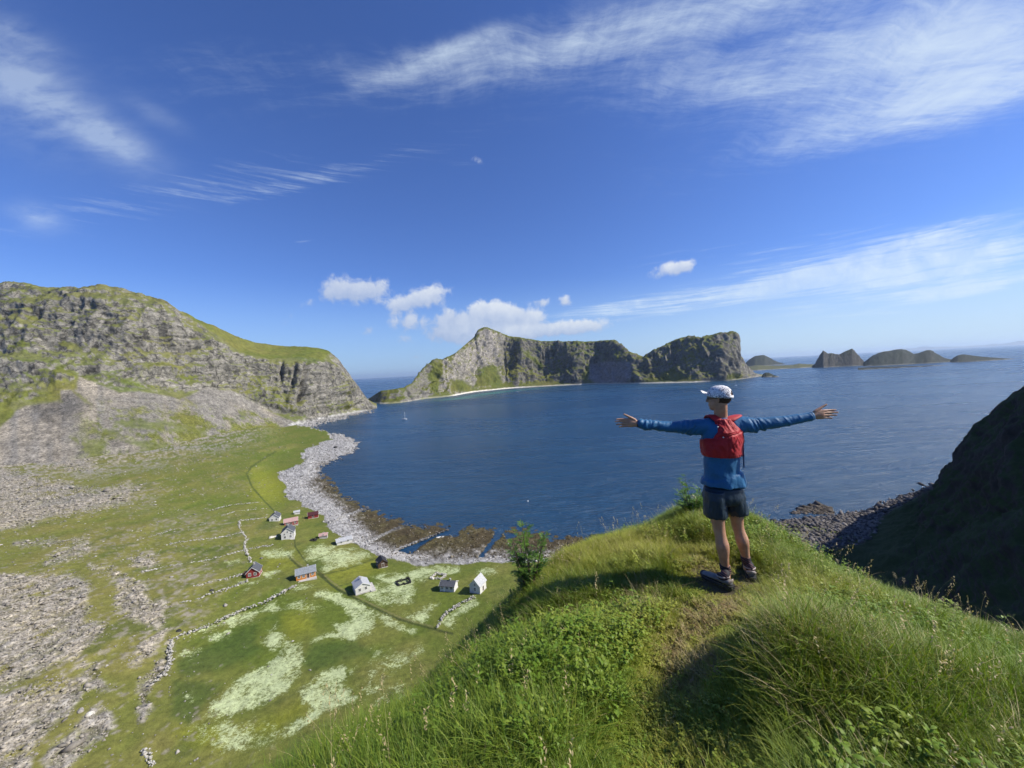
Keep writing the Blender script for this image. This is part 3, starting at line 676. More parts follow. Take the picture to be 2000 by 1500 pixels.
    tc_ = lerp(np.tile(SCREE, (n, 1)), np.tile(SCREE_W, (n, 1)), warmt) * (0.92 + 0.45 * nf + 0.25 * fbm(P / 2.2, 2, 92))[:, None]
    dk = smooth(sdf_poly(PX + nb * 10, pyv + nb * 5, C4([(170,670),(330,600),(410,600),(480,660),(420,720),(260,760),(180,720)])), -8, 10)
    tc_ *= (1 - 0.3 * dk)[:, None]
    # green belts
    gb = np.zeros(n)
    for L in ([(300,450),(390,490),(410,530),(400,590),(330,640),(200,660),(130,650),(100,590),(250,590)], [(420,500),(700,560),(900,600),(950,610),(900,580),(700,540),(480,490)], [(-300,650),(30,650),(80,690),(50,760),(-300,800)], [(30,330),(120,330),(180,370),(150,410),(90,400)], [(700,520),(850,470),(960,540),(1100,560),(1190,585),(1050,530),(900,440),(780,450)], [(1200,570),(1340,520),(1400,580),(1500,650),(1570,720),(1450,700),(1300,640)], [(120,220),(220,200),(260,230),(160,250)], [(1640,640),(1820,640),(1850,700),(1700,690)], [(0,580),(100,600),(140,640),(0,700)]):
        gb = np.maximum(gb, smooth(sdf_poly(PX + nb * 8 + nf * 4, pyv + nb * 5 + nf * 3, C4(L)), -6, 4))
    g = np.maximum(g * 0.85, gb * smooth(nf + N2[:, 2], 0.15, 0.6))
    sh_g = smooth(sdf_poly(PX + nb * 5, pyv + nf * 4, C4([(860,150),(1120,250),(1300,330),(1440,350),(1620,360),(1700,390),(1660,440),(1560,420),(1440,430),(1380,435),(1290,420),(1230,395),(1130,310),(1020,250)])), -4, 3)
    g = np.maximum(g, sh_g)
    c = lerp(c, gc, np.clip(g, 0, 1)); c = lerp(c, tc_, tm)
    foot = smooth(sdf_poly(PX + nb * 14, pyv + nb * 7, C4([(700,905),(900,880),(1100,835),(1250,795),(1500,775),(1560,790),(1560,960),(600,960)])), -5, 5)
    c = lerp(c, gc * .95, foot * smooth(nb + nf + .75, 0, .5))
    ft = smooth(keys[1] * .62 - RI + nb * 14 + nf * 10, -3, 8) * smooth(PX, 120, 200) * (1 - smooth(PX, 560, 620)); c = lerp(c, gc * .92, ft * smooth(nb + .6 * nf + .25, -.1, .35))
    bch = sdf_poly(PX, pyv, [(560,824),(600,818),(650,809),(690,803),(735,796),(740,803),(690,812),(625,828),(600,836),(560,834)]); c = lerp(c, np.tile(PEB, (n, 1)) * (0.75 + 0.5 * nf)[:, None], smooth(bch + nb * 4 + nf * 3, -1, 3) * .85)
    o = mesh_obj('mountain', P, grid_faces(sh[0], sh[1])[:, ::-1], rockm, smooth_=True, attrs={'col': np.clip(c, 0.01, 0.75), 'rk': np.clip((1 - g) * (1 - tm) * (1 - foot), 0, 1), 'tl': np.clip(tm, 0, 1)}); o['kind'] = 'structure'
left_mountain()

def far_island():
    base = [(715,787),(723,787),(744,791),(792,787),(822,781),(882,775),(921,767),(998,759),(1088,754),(1153,751),(1239,750),(1351,748),(1389,746),(1428,744),(1471,738),(1488,735),(1503,734)]
    top = [(715,784),(721,778),(744,763),(779,759),(790,757),(805,748),(826,720),(840,709),(852,701),(865,702),(886,692),(908,673),(929,656),(934,645),(944,639),(954,640),(964,644),(994,657),(1024,661),(1058,666),(1110,667),(1166,666),(1183,664),(1202,664),(1213,675),(1226,687),(1256,697),(1268,692),(1282,684),(1297,675),(1312,667),(1330,659),(1346,656),(1360,658),(1372,660),(1386,656),(1402,652),(1424,650),(1434,653),(1438,669),(1439,690),(1444,698),(1450,705),(1458,713),(1467,721),(1475,729),(1490,732),(1503,733)]
    U = np.arange(716, 1502, 1.25)
    b = np.array(base, float); t = np.array(top, float)
    bpy_ = np.interp(U, b[:, 0], b[:, 1]); tpy = np.interp(U, t[:, 0], t[:, 1])
    Db = PZ(U, bpy_, np.full(U.shape, -1.5))[:, 1]
    k = np.ones(25) / 25; Db = np.convolve(np.pad(Db, 12, 'edge'), k, 'valid')
    hgt = (bpy_ - tpy)
    off = np.clip(hgt * 2.6, 15, 260)
    off = np.convolve(np.pad(off, 12, 'edge'), k, 'valid')
    zz = np.interp(U, [716,800,880,940,984,1008,1050,1062,1100,1128,1150,1172,1224,1262,1318,1411,1436,1475,1502], [0,0,8,25,70,-25,45,50,0,-50,-20,25,-40,-10,10,-95,-40,0,0])
    zz = np.convolve(np.pad(zz, 4, 'edge'), np.ones(9) / 9, 'valid')
    fr = [0, .10, .38, .62, .9, 1.0]; do = [0, .16, .48, .60, .80, 1.0]; zw = [0, .5, 1, 1, .8, .25]
    rows = []
    for f, dd, w in zip(fr, do, zw):
        py = bpy_ + (tpy - bpy_) * f
        rows.append(np.stack([U, py, Db + off * dd + zz * w * smooth(hgt, 15, 60)], 1))
    subs = [12, 26, 22, 26, 12]
    G = loft(rows, U, subs); keys = np.cumsum([0] + subs); G = blur_rows(G, 6, [0, keys[-1]])
    ridge = G[-1]; back = []
    for dd, f in ((10, .99), (60, .95), (160, .75), (320, .3), (450, -.1)):
        q = ridge.copy(); out = q - CAM; out[:, 2] = 0; out /= np.linalg.norm(out, axis=1, keepdims=True); q = q + out * dd; q[:, 2] = q[:, 2] * f - 4; back.append(q)
    nr = G.shape[0]; G = np.concatenate([G, np.array(back)]); sh = G.shape
    N = grid_normals(G); N *= np.sign((N * (CAM - G)).sum(2, keepdims=True) + 1e-9); N[nr:] = [0, 0, 1]
    P = G.reshape(-1, 3); Nn = N.reshape(-1, 3); PX = np.repeat(U[None], sh[0], 0).ravel(); RI = np.repeat(np.arange(sh[0])[:, None], sh[1], 1).ravel()
    H = np.repeat(hgt[None], sh[0], 0).ravel()
    d = fbm(P / np.array([110, 110, 260]), 4, 101, 0.55, True) * 24 + fbm(P / np.array([35, 35, 110]), 4, 102, 0.55, True) * 12 + fbm(P / 14, 3, 103) * 3.5
    w = smooth(RI, 3, 20) * (1 - smooth(RI, keys[-1] - 10, keys[-1]) * 0.75) * smooth(H, 5, 70) * (1 - smooth(PX, 1480, 1502))
    w *= np.where(RI > keys[-1], 0.2, 1)
    P = P + Nn * (w * d)[:, None]
    N2 = grid_normals(P.reshape(sh)).reshape(-1, 3); N2 *= np.sign(N2[:, 2:3] + 1e-9)
    pyv = to_px(P)[1]
    c, g, gc, nb, nf = rock_colour(P, N2, PX, pyv, 120, 0.06, 2.0, 0.25)
    n = len(P)
    c = lerp(c * 0.9, np.tile((0.33, 0.30, 0.26), (n, 1)) * (1 + 0.3 * nf)[:, None], smooth(PX + nb * 20, 840, 875) * (1 - smooth(PX + nb * 20, 965, 985)) * smooth(nf + nb + 0.45, 0, 0.6))  # paler albedo on the sunlit flank, light put into the colour
    c = lerp(c, c * 0.75, smooth(PX, 985, 1000) * (1 - smooth(PX, 1425, 1440)))  # shaded faces tinted darker, shade put into the colour
    for L in ([(460,330),(510,330),(570,365),(540,385),(470,385)], [(600,270),(650,260),(690,330),(720,370),(640,360),(560,370),(580,310)], [(1070,270),(1140,260),(1130,330),(1080,345),(1060,320)], [(1400,320),(1480,270),(1560,335),(1530,345),(1400,340)], [(770,190),(800,200),(880,260),(880,290),(820,240)], [(380,250),(430,240),(420,300),(400,400),(370,380),(350,320)], [(1720,300),(1790,305),(1800,325),(1720,330)]):
        L2 = [(680 + x / 2.3256, 600 + y / 2.3256) for x, y in L]; g = np.maximum(g, smooth(sdf_poly(PX + nb * 8, pyv + nf * 4, L2), -3, 3))
    sc = smooth(sdf_poly(PX + nb * 6, pyv + nf * 3, [(1150,712),(1190,706),(1232,708),(1238,735),(1225,748),(1165,748),(1150,740)]), -3, 3)
    c = lerp(c, gc * 0.8, np.clip(g, 0, 1)); c = lerp(c, np.tile((0.19, 0.17, 0.17), (n, 1)) * (1 + .3 * nf)[:, None], sc)
    sand = smooth(6.0 - P[:, 2] + nf * 2, 0, 2.5) * np.interp(PX, [716,740,760,880,890,1010,1050,1140,1360,1400,1500], [.8,.8,.15,.3,1,1,.45,.7,.7,.2,.2]); c = lerp(c, np.tile((0.58, 0.55, 0.49), (n, 1)), sand)
    o = mesh_obj('island_mountain', P, grid_faces(sh[0], sh[1]), rockm, smooth_=True, attrs={'col': np.clip(c, 0.01, 0.7), 'rk': np.clip((1 - g) * (1 - sc) * (1 - sand), 0, 1) * .8, 'tl': sc}); o['kind'] = 'structure'
far_island()

def skyline_island(name, pts, D, depth, seed, amp, kind='structure', col=(0.05, 0.055, 0.045), grassc=(0.030, 0.037, 0.026), du=1.5):
    """small island: ridge through the given skyline at distance D, slopes falling to the sea in front and behind"""
    a = np.array(pts, float); U = np.arange(a[0, 0], a[-1, 0], du)
    py = np.interp(U, a[:, 0], a[:, 1]); top = PD(U, py, np.full(U.shape, float(D)))
    n = 22; rows = []
    for k in range(n):
        s = -1 + 2 * k / (n - 1); f = (1 - abs(s) ** 1.3)
        q = top.copy(); out = q - CAM; out[:, 2] = 0; out /= np.linalg.norm(out, axis=1, keepdims=True)
        q = q + out * (s * depth * (0.35 + 0.65 * np.clip(top[:, 2:3] / (top[:, 2].max() + 1e-6), 0, 1))); q[:, 2] = np.maximum(top[:, 2], 0.5) * f - (1 - f) * 3 - 0.5 * (abs(s) > 0.95); rows.append(q)
    G = np.array(rows); sh = G.shape; P = G.reshape(-1, 3)
    amp_ = amp * np.clip(P[:, 2] / 20, 0.1, 1)
    P = P + np.stack([fbm(P / (amp * 7), 4, seed) * amp_, fbm(P / (amp * 7), 4, seed + 5, .5, True) * amp_ * 2.0, fbm(P / (amp * 4), 4, seed + 9) * amp_ * 0.5], 1)
    N2 = grid_normals(P.reshape(sh)).reshape(-1, 3); N2 *= np.sign(N2[:, 2:3] + 1e-9); nf = fbm(P / 30, 4, seed + 3)
    c = lerp(np.tile(col, (len(P), 1)) * (1 + 0.6 * nf)[:, None], np.tile(grassc, (len(P), 1)), smooth(N2[:, 2] + nf * 0.4, 0.5, 0.8))
    c = lerp(c, np.tile((0.35, 0.33, 0.30), (len(P), 1)), smooth(4 - P[:, 2] + nf * 4, 0, 3) * 0.5)
    o = mesh_obj(name, P, grid_faces(sh[0], sh[1]), rockm, smooth_=True, attrs={'col': np.clip(c, 0.01, 0.7)}); o['kind'] = kind
    return o
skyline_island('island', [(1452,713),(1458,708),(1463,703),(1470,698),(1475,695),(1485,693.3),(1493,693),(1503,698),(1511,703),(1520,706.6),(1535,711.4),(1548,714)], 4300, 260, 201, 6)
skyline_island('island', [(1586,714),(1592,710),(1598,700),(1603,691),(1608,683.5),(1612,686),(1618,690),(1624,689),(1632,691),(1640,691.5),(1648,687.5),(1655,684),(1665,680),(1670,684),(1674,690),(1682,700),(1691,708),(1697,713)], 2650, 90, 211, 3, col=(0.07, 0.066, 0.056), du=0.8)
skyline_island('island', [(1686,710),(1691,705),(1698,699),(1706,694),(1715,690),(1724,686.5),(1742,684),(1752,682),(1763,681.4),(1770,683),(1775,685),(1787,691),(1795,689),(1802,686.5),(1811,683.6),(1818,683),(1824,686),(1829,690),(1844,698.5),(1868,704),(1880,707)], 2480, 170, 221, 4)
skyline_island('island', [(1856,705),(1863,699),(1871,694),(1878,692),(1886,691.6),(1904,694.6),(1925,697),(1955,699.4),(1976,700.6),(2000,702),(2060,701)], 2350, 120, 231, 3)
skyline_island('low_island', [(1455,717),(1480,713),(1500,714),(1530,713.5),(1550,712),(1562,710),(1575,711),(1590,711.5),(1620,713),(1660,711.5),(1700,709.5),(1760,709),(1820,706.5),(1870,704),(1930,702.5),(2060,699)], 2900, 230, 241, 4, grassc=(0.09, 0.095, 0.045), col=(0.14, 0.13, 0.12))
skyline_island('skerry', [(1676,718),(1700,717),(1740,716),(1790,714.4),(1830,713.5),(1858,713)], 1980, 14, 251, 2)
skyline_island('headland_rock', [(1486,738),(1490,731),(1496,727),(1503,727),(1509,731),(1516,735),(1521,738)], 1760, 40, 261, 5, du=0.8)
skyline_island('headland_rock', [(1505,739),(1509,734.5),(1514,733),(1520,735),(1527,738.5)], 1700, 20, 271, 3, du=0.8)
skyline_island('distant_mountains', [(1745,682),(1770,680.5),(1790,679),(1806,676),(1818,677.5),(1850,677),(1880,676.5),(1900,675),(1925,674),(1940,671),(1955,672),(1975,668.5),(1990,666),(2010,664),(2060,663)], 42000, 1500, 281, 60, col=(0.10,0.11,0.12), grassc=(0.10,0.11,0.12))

# ---- shaded cliff and ravine to the right
def right_cliff():
    px0 = [1150,1380,1500,1600,1700,1800,1900,2000,2150,2300,2500,2800]
    R0 = [(x, 1560, d) for x, d in zip(px0, [60,58,56,56,56,54,50,46,44,42,40,38])]
    R1 = [(x, 1260, d) for x, d in zip(px0, [120,118,112,108,104,94,78,66,58,54,50,46])]
    R2 = [(1150,1112,160),(1380,1100,160),(1500,1100,157),(1600,1090,158),(1700,1080,156),(1800,1060,150),(1900,1040,125),(2000,1010,106),(2150,960,92),(2300,900,84),(2500,800,76),(2800,700,70)]
    R3 = [(1150,1050,194),(1380,1035,197),(1500,1025,200),(1600,1020,197),(1660,1015,196),(1720,1010,195),(1800,985,188),(1850,960,172),(1900,930,155),(1950,890,140),(2000,850,132),(2150,760,120),(2300,650,110),(2500,500,104),(2800,300,100)]
    R4 = [(1150,1034,221),(1380,1020,222),(1500,1017,218),(1560,1010,218),(1600,1008,217),(1640,1001,220),(1674,997,222),(1709,988,226),(1750,974,233),(1785,962,240),(1800,958,242),(1813,955,238),(1826,948,226),(1840,940,216),(1848,934,212),(1854,924,210),(1857,914,208),(1870,905,205),(1884,895,202),(1887,878,199),(1892,862,197),(1900,846,194),(1914,824,190),(1930,817,186),(1945,806,182),(1952,795,178),(1963,784,175),(1980,773,170),(1992,763,168),(2002,757,165),(2050,720,160),(2150,620,152),(2300,470,146),(2500,300,140),(2800,60,135)]
    U = np.concatenate([np.arange(1152, 2030, 1.8), np.arange(2034, 2790, 8)]); subs = [10, 34, 46, 60]
    G = loft([R0, R1, R2, R3, R4], U, subs); keys = np.cumsum([0] + subs); G = blur_rows(G, 5, [0, keys[-1]])
    ridge = G[-1]; back = []
    for dd, dn in ((4, 2), (12, 14), (30, 60), (60, 150), (90, 260)):
        q = ridge.copy(); out = np.array([0.35, 0.94, 0.0]); q = q + out * dd; q[:, 2] = np.maximum(ridge[:, 2] - dn, -4); back.append(q)
    nr = G.shape[0]; G = np.concatenate([G, np.array(back)]); sh = G.shape; P = G.reshape(-1, 3)
    N = grid_normals(G); N *= np.sign((N * (CAM - G)).sum(2, keepdims=True) + 1e-9); N[nr:] = [0, 0, 1]; Nn = N.reshape(-1, 3)
    PX = np.repeat(U[None], sh[0], 0).ravel(); RI = np.repeat(np.arange(sh[0])[:, None], sh[1], 1).ravel()
    w = smooth(P[:, 2], 2, 16) * (1 - 0.8 * smooth(RI, keys[-1] - 14, keys[-1]))
    d = fbm(P / np.array([26, 26, 34]), 4, 301, 0.55, True) * 4.0 + fbm(P / 6, 4, 302, 0.55, True) * 1.3 + fbm(P / 1.8, 3, 303) * 0.4
    P = P + Nn * (w * d)[:, None] + np.stack([0 * d, 0 * d, fbm(P / 5, 3, 305) * 0.5 * smooth(P[:, 2], 0, 4)], 1)
    N2 = grid_normals(P.reshape(sh)).reshape(-1, 3); N2 *= np.sign(N2[:, 2:3] + 1e-9); nf = fbm(P / 3, 4, 304); nb = fbm(P / 20, 3, 306)
    n = len(P); c = lerp(np.tile((0.030, 0.028, 0.025), (n, 1)) * (1 + 0.6 * nf)[:, None], np.tile((0.024, 0.042, 0.011), (n, 1)), smooth(N2[:, 2] + 0.3 * nb + .2 * nf, 0.35, 0.7))  # rock and green albedo lowered to deepen the cliff's shade
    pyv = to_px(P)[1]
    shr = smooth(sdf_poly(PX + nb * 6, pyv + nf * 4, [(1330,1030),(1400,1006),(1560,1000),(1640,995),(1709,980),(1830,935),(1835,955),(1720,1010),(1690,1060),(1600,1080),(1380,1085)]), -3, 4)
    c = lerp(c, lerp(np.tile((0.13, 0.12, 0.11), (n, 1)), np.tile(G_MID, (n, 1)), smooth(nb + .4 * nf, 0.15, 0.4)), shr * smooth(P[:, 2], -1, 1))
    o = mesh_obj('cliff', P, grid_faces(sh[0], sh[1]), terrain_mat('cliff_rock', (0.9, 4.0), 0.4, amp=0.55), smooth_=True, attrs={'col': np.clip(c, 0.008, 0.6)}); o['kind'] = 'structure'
    # boulder apron at its foot
    r = np.random.default_rng(44); msk = (shr > 0.4) & (RI < nr) & (P[:, 2] > -0.6); i = r.choice(np.nonzero(msk)[0], 6500)
    Q = P[i] + r.normal(0, 1, (len(i), 3)) * [1.0, 1.0, 0.15]; S = r.lognormal(0.15, 0.45, len(i))
    o = rocks_mesh('cove_boulders', Q, S, terrain_mat('dark_stone', (2, 8), 0.05, amp=0.4), 9, 0.7, np.tile((0.13, 0.12, 0.115), (len(i), 1)) * r.uniform(0.5, 1.5, (len(i), 1)))
    tag(o, 'dark angular boulders piled on the cove shore below the cliff', 'boulders', kind='stuff')
    # half drowned ledges just off the shore
    a = PZ(r.uniform(1545, 1625, 700), r.uniform(984, 1006, 700), np.full(700, 0.0)); k = sdf_poly(*to_px(a), [(1545,1004),(1570,988),(1600,984),(1622,990),(1630,1004)]) > 0; a = a[k]
    S = r.lognormal(0.5, 0.45, len(a)); o = rocks_mesh('shore_ledges', a, S, rockm, 10, 0.35, np.tile((0.10, 0.085, 0.07), (len(a), 1)) * r.uniform(0.5, 1.5, (len(a), 1)))
    tag(o, 'low half submerged rock ledges off the cove shore', 'rocks', kind='stuff')
right_cliff()

# ---- haze box
def haze():
    x, y, z0, z1 = 46000.0, 52000.0, -1.5, 420.0
    V = [(sx * x, sy, z) for z in (z0, z1) for sx, sy in ((-1, -3000), (1, -3000), (1, y), (-1, y))]
    F = [(0, 3, 2, 1), (4, 5, 6, 7), (0, 1, 5, 4), (1, 2, 6, 5), (2, 3, 7, 6), (3, 0, 4, 7)]
    m = bpy.data.materials.new('haze'); m.use_nodes = True; nt = m.node_tree; nt.nodes.clear()
    o_ = nt.nodes.new('ShaderNodeOutputMaterial'); v = nt.nodes.new('ShaderNodeVolumePrincipled')
    v.inputs['Color'].default_value = (0.62, 0.78, 1.0, 1); v.inputs['Density'].default_value = 2.7e-5; v.inputs['Anisotropy'].default_value = 0.3
    nt.links.new(v.outputs[0], o_.inputs['Volume'])
    o = mesh_obj('haze', V, F, m); o['kind'] = 'stuff'; o['label'] = 'thin blue sea haze in the air over the bay'
HAZE_ON = True
if HAZE_ON: haze()
# ================================================================== VILLAGE
def bxm(bm, x0, x1, y0, y1, z0, z1):
    v = [bm.verts.new((x, y, z)) for z in (z0, z1) for x, y in ((x0, y0), (x1, y0), (x1, y1), (x0, y1))]
    for f in ((3, 2, 1, 0), (4, 5, 6, 7), (0, 1, 5, 4), (1, 2, 6, 5), (2, 3, 7, 6), (3, 0, 4, 7)): bm.faces.new([v[i] for i in f])
def bobj(name, bm, mat, parent=None, smooth_=False):
    me = bpy.data.meshes.new(name); bmesh.ops.recalc_face_normals(bm, faces=bm.faces); bm.to_mesh(me); bm.free()
    me.materials.append(mat)
    if smooth_: me.shade_smooth()
    o = bpy.data.objects.new(name, me); COL.objects.link(o)
    if parent: o.parent = parent
    return o
def clad_mat(name, col, pitch=6.0, rough=0.65):
    m, nt, b, out = new_mat(name); t = nt.nodes.new('ShaderNodeTexCoord')
    n = noise_n(nt, t.outputs['Object'], 1.3, 5, 0.65); x, y, z = sep(nt, t.outputs['Object'])
    w = (z * (2 * math.pi * pitch))._m('SINE')
    nt.links.new(mixc(nt, n.step(0.3, 0.75), tuple(c * .78 for c in col), col), b.inputs['Base Color'])
    b.inputs['Roughness'].default_value = rough; b.inputs['Specular IOR Level'].default_value = 0.3
    nt.links.new(bump_n(nt, w, 0.01), b.inputs['Normal']); return m
M_white = clad_mat('white_paint', (0.72, 0.71, 0.67)); M_red = clad_mat('red_paint', (0.30, 0.045, 0.04)); M_orange = clad_mat('orange_paint', (0.62, 0.24, 0.05))
M_pinkred = clad_mat('faded_red_paint', (0.36, 0.10, 0.09)); M_brown = clad_mat('brown_tar_wood', (0.10, 0.06, 0.04)); M_grey = clad_mat('grey_wood', (0.42, 0.41, 0.38))
M_slate = simple_mat('slate_roof', (0.085, 0.09, 0.10), 0.6, 0.3, 3, 0.02); M_dark = simple_mat('tar_roof', (0.03, 0.03, 0.034), 0.6, 0.3, 3, 0.02)
M_lroof = simple_mat('light_roof', (0.40, 0.41, 0.42), 0.5, 0.15, 2, 0.02); M_mroof = simple_mat('grey_roof', (0.22, 0.24, 0.26), 0.5, 0.2, 2, 0.02)
M_proof = simple_mat('pink_roof', (0.42, 0.27, 0.25), 0.6, 0.2, 3, 0.02); M_rroof = simple_mat('dark_red_roof', (0.07, 0.02, 0.025), 0.6, 0.3, 3, 0.02)
M_glass = simple_mat('window_glass', (0.02, 0.025, 0.03), 0.08, 0.2, 1, 0, 0.5); M_conc = simple_mat('concrete', (0.45, 0.43, 0.40), 0.9, 0.15, 0.8, 0.02)
M_wframe = simple_mat('white_frame', (0.75, 0.74, 0.72), 0.5, 0.05, 5); M_stonew = simple_mat('dry_stone', (0.40, 0.385, 0.35), 0.95, 0.35, 1.2, 0.05)

def house(px, py, az, w, l, h, r, wall, roof, label, cat='house', name='house', gable_win=2, side_win=2, door='gable', chimney=True, base=0.35, ext=None, roofov=0.28):
    """gabled house; local y runs along the ridge away from the front gable, x across it"""
    p = valley_pt(px, py); root = empty(name, p, -R(az)); tag(root, label, cat, 'small houses of the village' if cat == 'house' else None)
    bm = bmesh.new(); bxm(bm, -w/2 - .08, w/2 + .08, -l/2 - .08, l/2 + .08, -1.2, base); bobj('foundation', bm, M_conc, root)
    bm = bmesh.new()
    pr = [(-w/2, base), (w/2, base), (w/2, base + h), (0, base + h + r), (-w/2, base + h)]
    a = [bm.verts.new((x, -l/2, z)) for x, z in pr]; b = [bm.verts.new((x, l/2, z)) for x, z in pr]
    bm.faces.new(a); bm.faces.new(b[::-1])
    for i in range(5): j = (i + 1) % 5; bm.faces.new((a[j], a[i], b[i], b[j]))
    bobj('wall', bm, wall, root)
    bm = bmesh.new(); th = 0.16; ov = roofov; sl = r / (w / 2)
    for s in (-1, 1):
        x1 = s * (w/2 + ov); z1 = base + h - ov * sl
        q = [(0, base + h + r + .02), (x1, z1 + .02), (x1, z1 + th), (0, base + h + r + th + .02)]
        A = [bm.verts.new((x, -l/2 - ov, z)) for x, z in q]; B = [bm.verts.new((x, l/2 + ov, z)) for x, z in q]
        bm.faces.new(A); bm.faces.new(B[::-1])
        for i in range(4): j = (i + 1) % 4; bm.faces.new((A[j], A[i], B[i], B[j]))
    rf = bobj('roof', bm, roof, root)
    for yy in (-l/2 - ov - .05, l/2 + ov):
        for s in (-1, 1):
            bm = bmesh.new(); x1 = s * (w/2 + ov + .02); z1 = base + h - ov * sl
            q = [(0, base + h + r + th), (x1, z1 + th), (x1, z1 - .06), (0, base + h + r - .06)]
            A = [bm.verts.new((x, yy, z)) for x, z in q]; B = [bm.verts.new((x, yy + .05, z)) for x, z in q]
            bm.faces.new(A); bm.faces.new(B[::-1])
            for i in range(4): j = (i + 1) % 4; bm.faces.new((A[j], A[i], B[i], B[j]))
            bobj('barge_board', bm, M_wframe if wall is not M_brown else M_brown, rf)
    if chimney:
        bm = bmesh.new(); bxm(bm, -.28, .28, l*.12 - .28, l*.12 + .28, base + h + r - .3, base + h + r + .75); bxm(bm, -.34, .34, l*.12 - .34, l*.12 + .34, base + h + r + .752, base + h + r + .85); bobj('chimney', bm, M_stonew, rf)
    def win(cx, cy, cz, ww, wh, face, nm='window'):
        bm = bmesh.new(); t = .07; d = .06
        def bb(u0, u1, z0, z1, p0, p1):
            if face in ('f', 'b'):
                s = -1 if face == 'f' else 1; ys = sorted((cy + s * p0, cy + s * p1)); bxm(bm, cx + u0, cx + u1, ys[0], ys[1], cz + z0, cz + z1)
            else:
                s = -1 if face == 'l' else 1; xs = sorted((cx + s * p0, cx + s * p1)); bxm(bm, xs[0], xs[1], cy + u0, cy + u1, cz + z0, cz + z1)
        e = ww/2 + .10
        bb(-e, -ww/2, -wh/2, wh/2, 0, d); bb(ww/2, e, -wh/2, wh/2, 0, d); bb(-e, e, wh/2, wh/2 + .12, 0, d + .01); bb(-e, e, -wh/2 - .10, -wh/2, 0, d + .02)
        if nm == 'window': bb(-.03, .03, -wh/2, wh/2, 0.012, d - .01); bb(-ww/2, -.032, -.025, .025, 0.012, d - .012); bb(.032, ww/2, -.025, .025, 0.012, d - .012)
        fr = bobj(nm, bm, M_wframe, root); bm = bmesh.new(); bb(-ww/2, ww/2, -wh/2, wh/2, -.02, .008); bobj('pane' if nm == 'window' else 'door_leaf', bm, M_glass if nm == 'window' else M_brown, fr)
    zc = base + 1.45
    for i in range(gable_win): win((i - (gable_win - 1) / 2) * w / 2.3, -l/2, zc, .85, 1.1, 'f')
    if r > 2.3 or h > 3.4: win(0, -l/2, base + h + .35, .7, .9, 'f')
    if h > 3.6:
        for s in (-1, 1): win(s * w * .25, -l/2, base + h - .7, .7, .95, 'f')
    nS = side_win
    for i in range(nS):
        yy = (i - (nS - 1) / 2) * l / (nS + .3)
        if door == 'side' and i == nS // 2: win(w/2, yy, base + 1.0, .9, 1.9, 'r', 'door')
        else: win(w/2, yy, zc, .9, 1.1, 'r')
        win(-w/2, yy, zc, .9, 1.1, 'l')
    if door == 'gable': win(w * 0.0, -l/2, base + .98, .85, 1.9, 'f', 'door') if gable_win == 0 else win(w/2, l * .3, base + .98, .85, 1.9, 'r', 'door') if nS < 2 else None
    if ext:
        bm = bmesh.new(); bxm(bm, *ext[:6]); bobj(ext[6], bm, ext[7], root)
    return root
house(538, 1017, -22, 5.2, 6.2, 2.6, 2.0, M_white, M_slate, 'white gabled house with dark slate roof, farthest up the field path', side_win=2)
house(569, 1025, 62, 4.2, 7.0, 2.3, 1.5, M_pinkred, M_proof, 'faded red wooden house with pale pink roof behind the tall white house', side_win=3, gable_win=1, door='side', chimney=False)
house(564, 1050, -24, 6.0, 7.0, 3.7, 2.4, M_white, M_slate, 'tall white two storey house with dark slate roof beside the field path', side_win=2, ext=(-3.3, 3.3, -4.8, -3.6, -.6, .3, 'terrace', M_conc))
house(612, 1011, 66, 3.6, 5.8, 2.0, 1.4, M_red, M_rroof, 'small dark red boathouse nearest the pebble beach', 'boathouse', 'boathouse', gable_win=0, side_win=1, door='side', chimney=False)
house(632, 1050, 70, 3.0, 4.0, 1.3, .9, M_grey, M_proof, 'tiny grey hut with pinkish roof in the middle of the grass field', 'hut', 'hut', gable_win=0, side_win=1, chimney=False)
house(672, 1060, 58, 5.2, 7.6, 1.6, 1.0, M_white, M_lroof, 'low white boathouse with broad pale roof at the beach edge', 'boathouse', 'boathouse', gable_win=0, side_win=2, chimney=False)
house(497, 1124, -20, 4.7, 5.2, 2.2, 2.2, M_red, M_slate, 'bright red house with white windows and dark roof by the stone walls', side_win=2, ext=(-4.2, -2.5, 0.5, 2.6, -.6, 1.7, 'annex', M_brown))
house(598, 1127, 62, 4.5, 7.3, 2.3, 1.7, M_orange, M_mroof, 'orange wooden house with grey roof and white front terrace', side_win=4, gable_win=1, door='side', ext=(2.4, 4.0, -4.2, 4.0, -.8, .30, 'terrace', M_conc))
house(706, 1152, -33, 5.5, 6.2, 2.3, 1.5, M_white, M_lroof, 'white house with light grey roof standing on a concrete slab', gable_win=2, side_win=2, ext=(2.9, 4.8, -4.0, 3.0, -.9, .22, 'terrace', M_conc))
house(746, 1105, -30, 4.2, 5.4, 1.9, 1.7, M_brown, M_dark, 'dark brown tarred shed with black roof near the slipway', 'shed', 'shed', gable_win=0, side_win=1, chimney=False)
house(580, 1004, 60, 2.2, 3.2, 1.3, .7, M_white, M_lroof, 'tiny white shed between the farthest white house and the red boathouse', 'shed', 'shed', gable_win=0, side_win=0, chimney=False)
house(877, 1151, 102, 4.2, 6.0, 2.1, 1.2, M_white, M_slate, 'low white cottage with slate roof and chimney beside the white barn', side_win=3, gable_win=1)
house(934, 1153, 24, 4.6, 5.0, 2.9, 2.4, M_white, M_lroof, 'white steep roofed barn house nearest the grassy hill', gable_win=1, side_win=1, door='side', chimney=False)
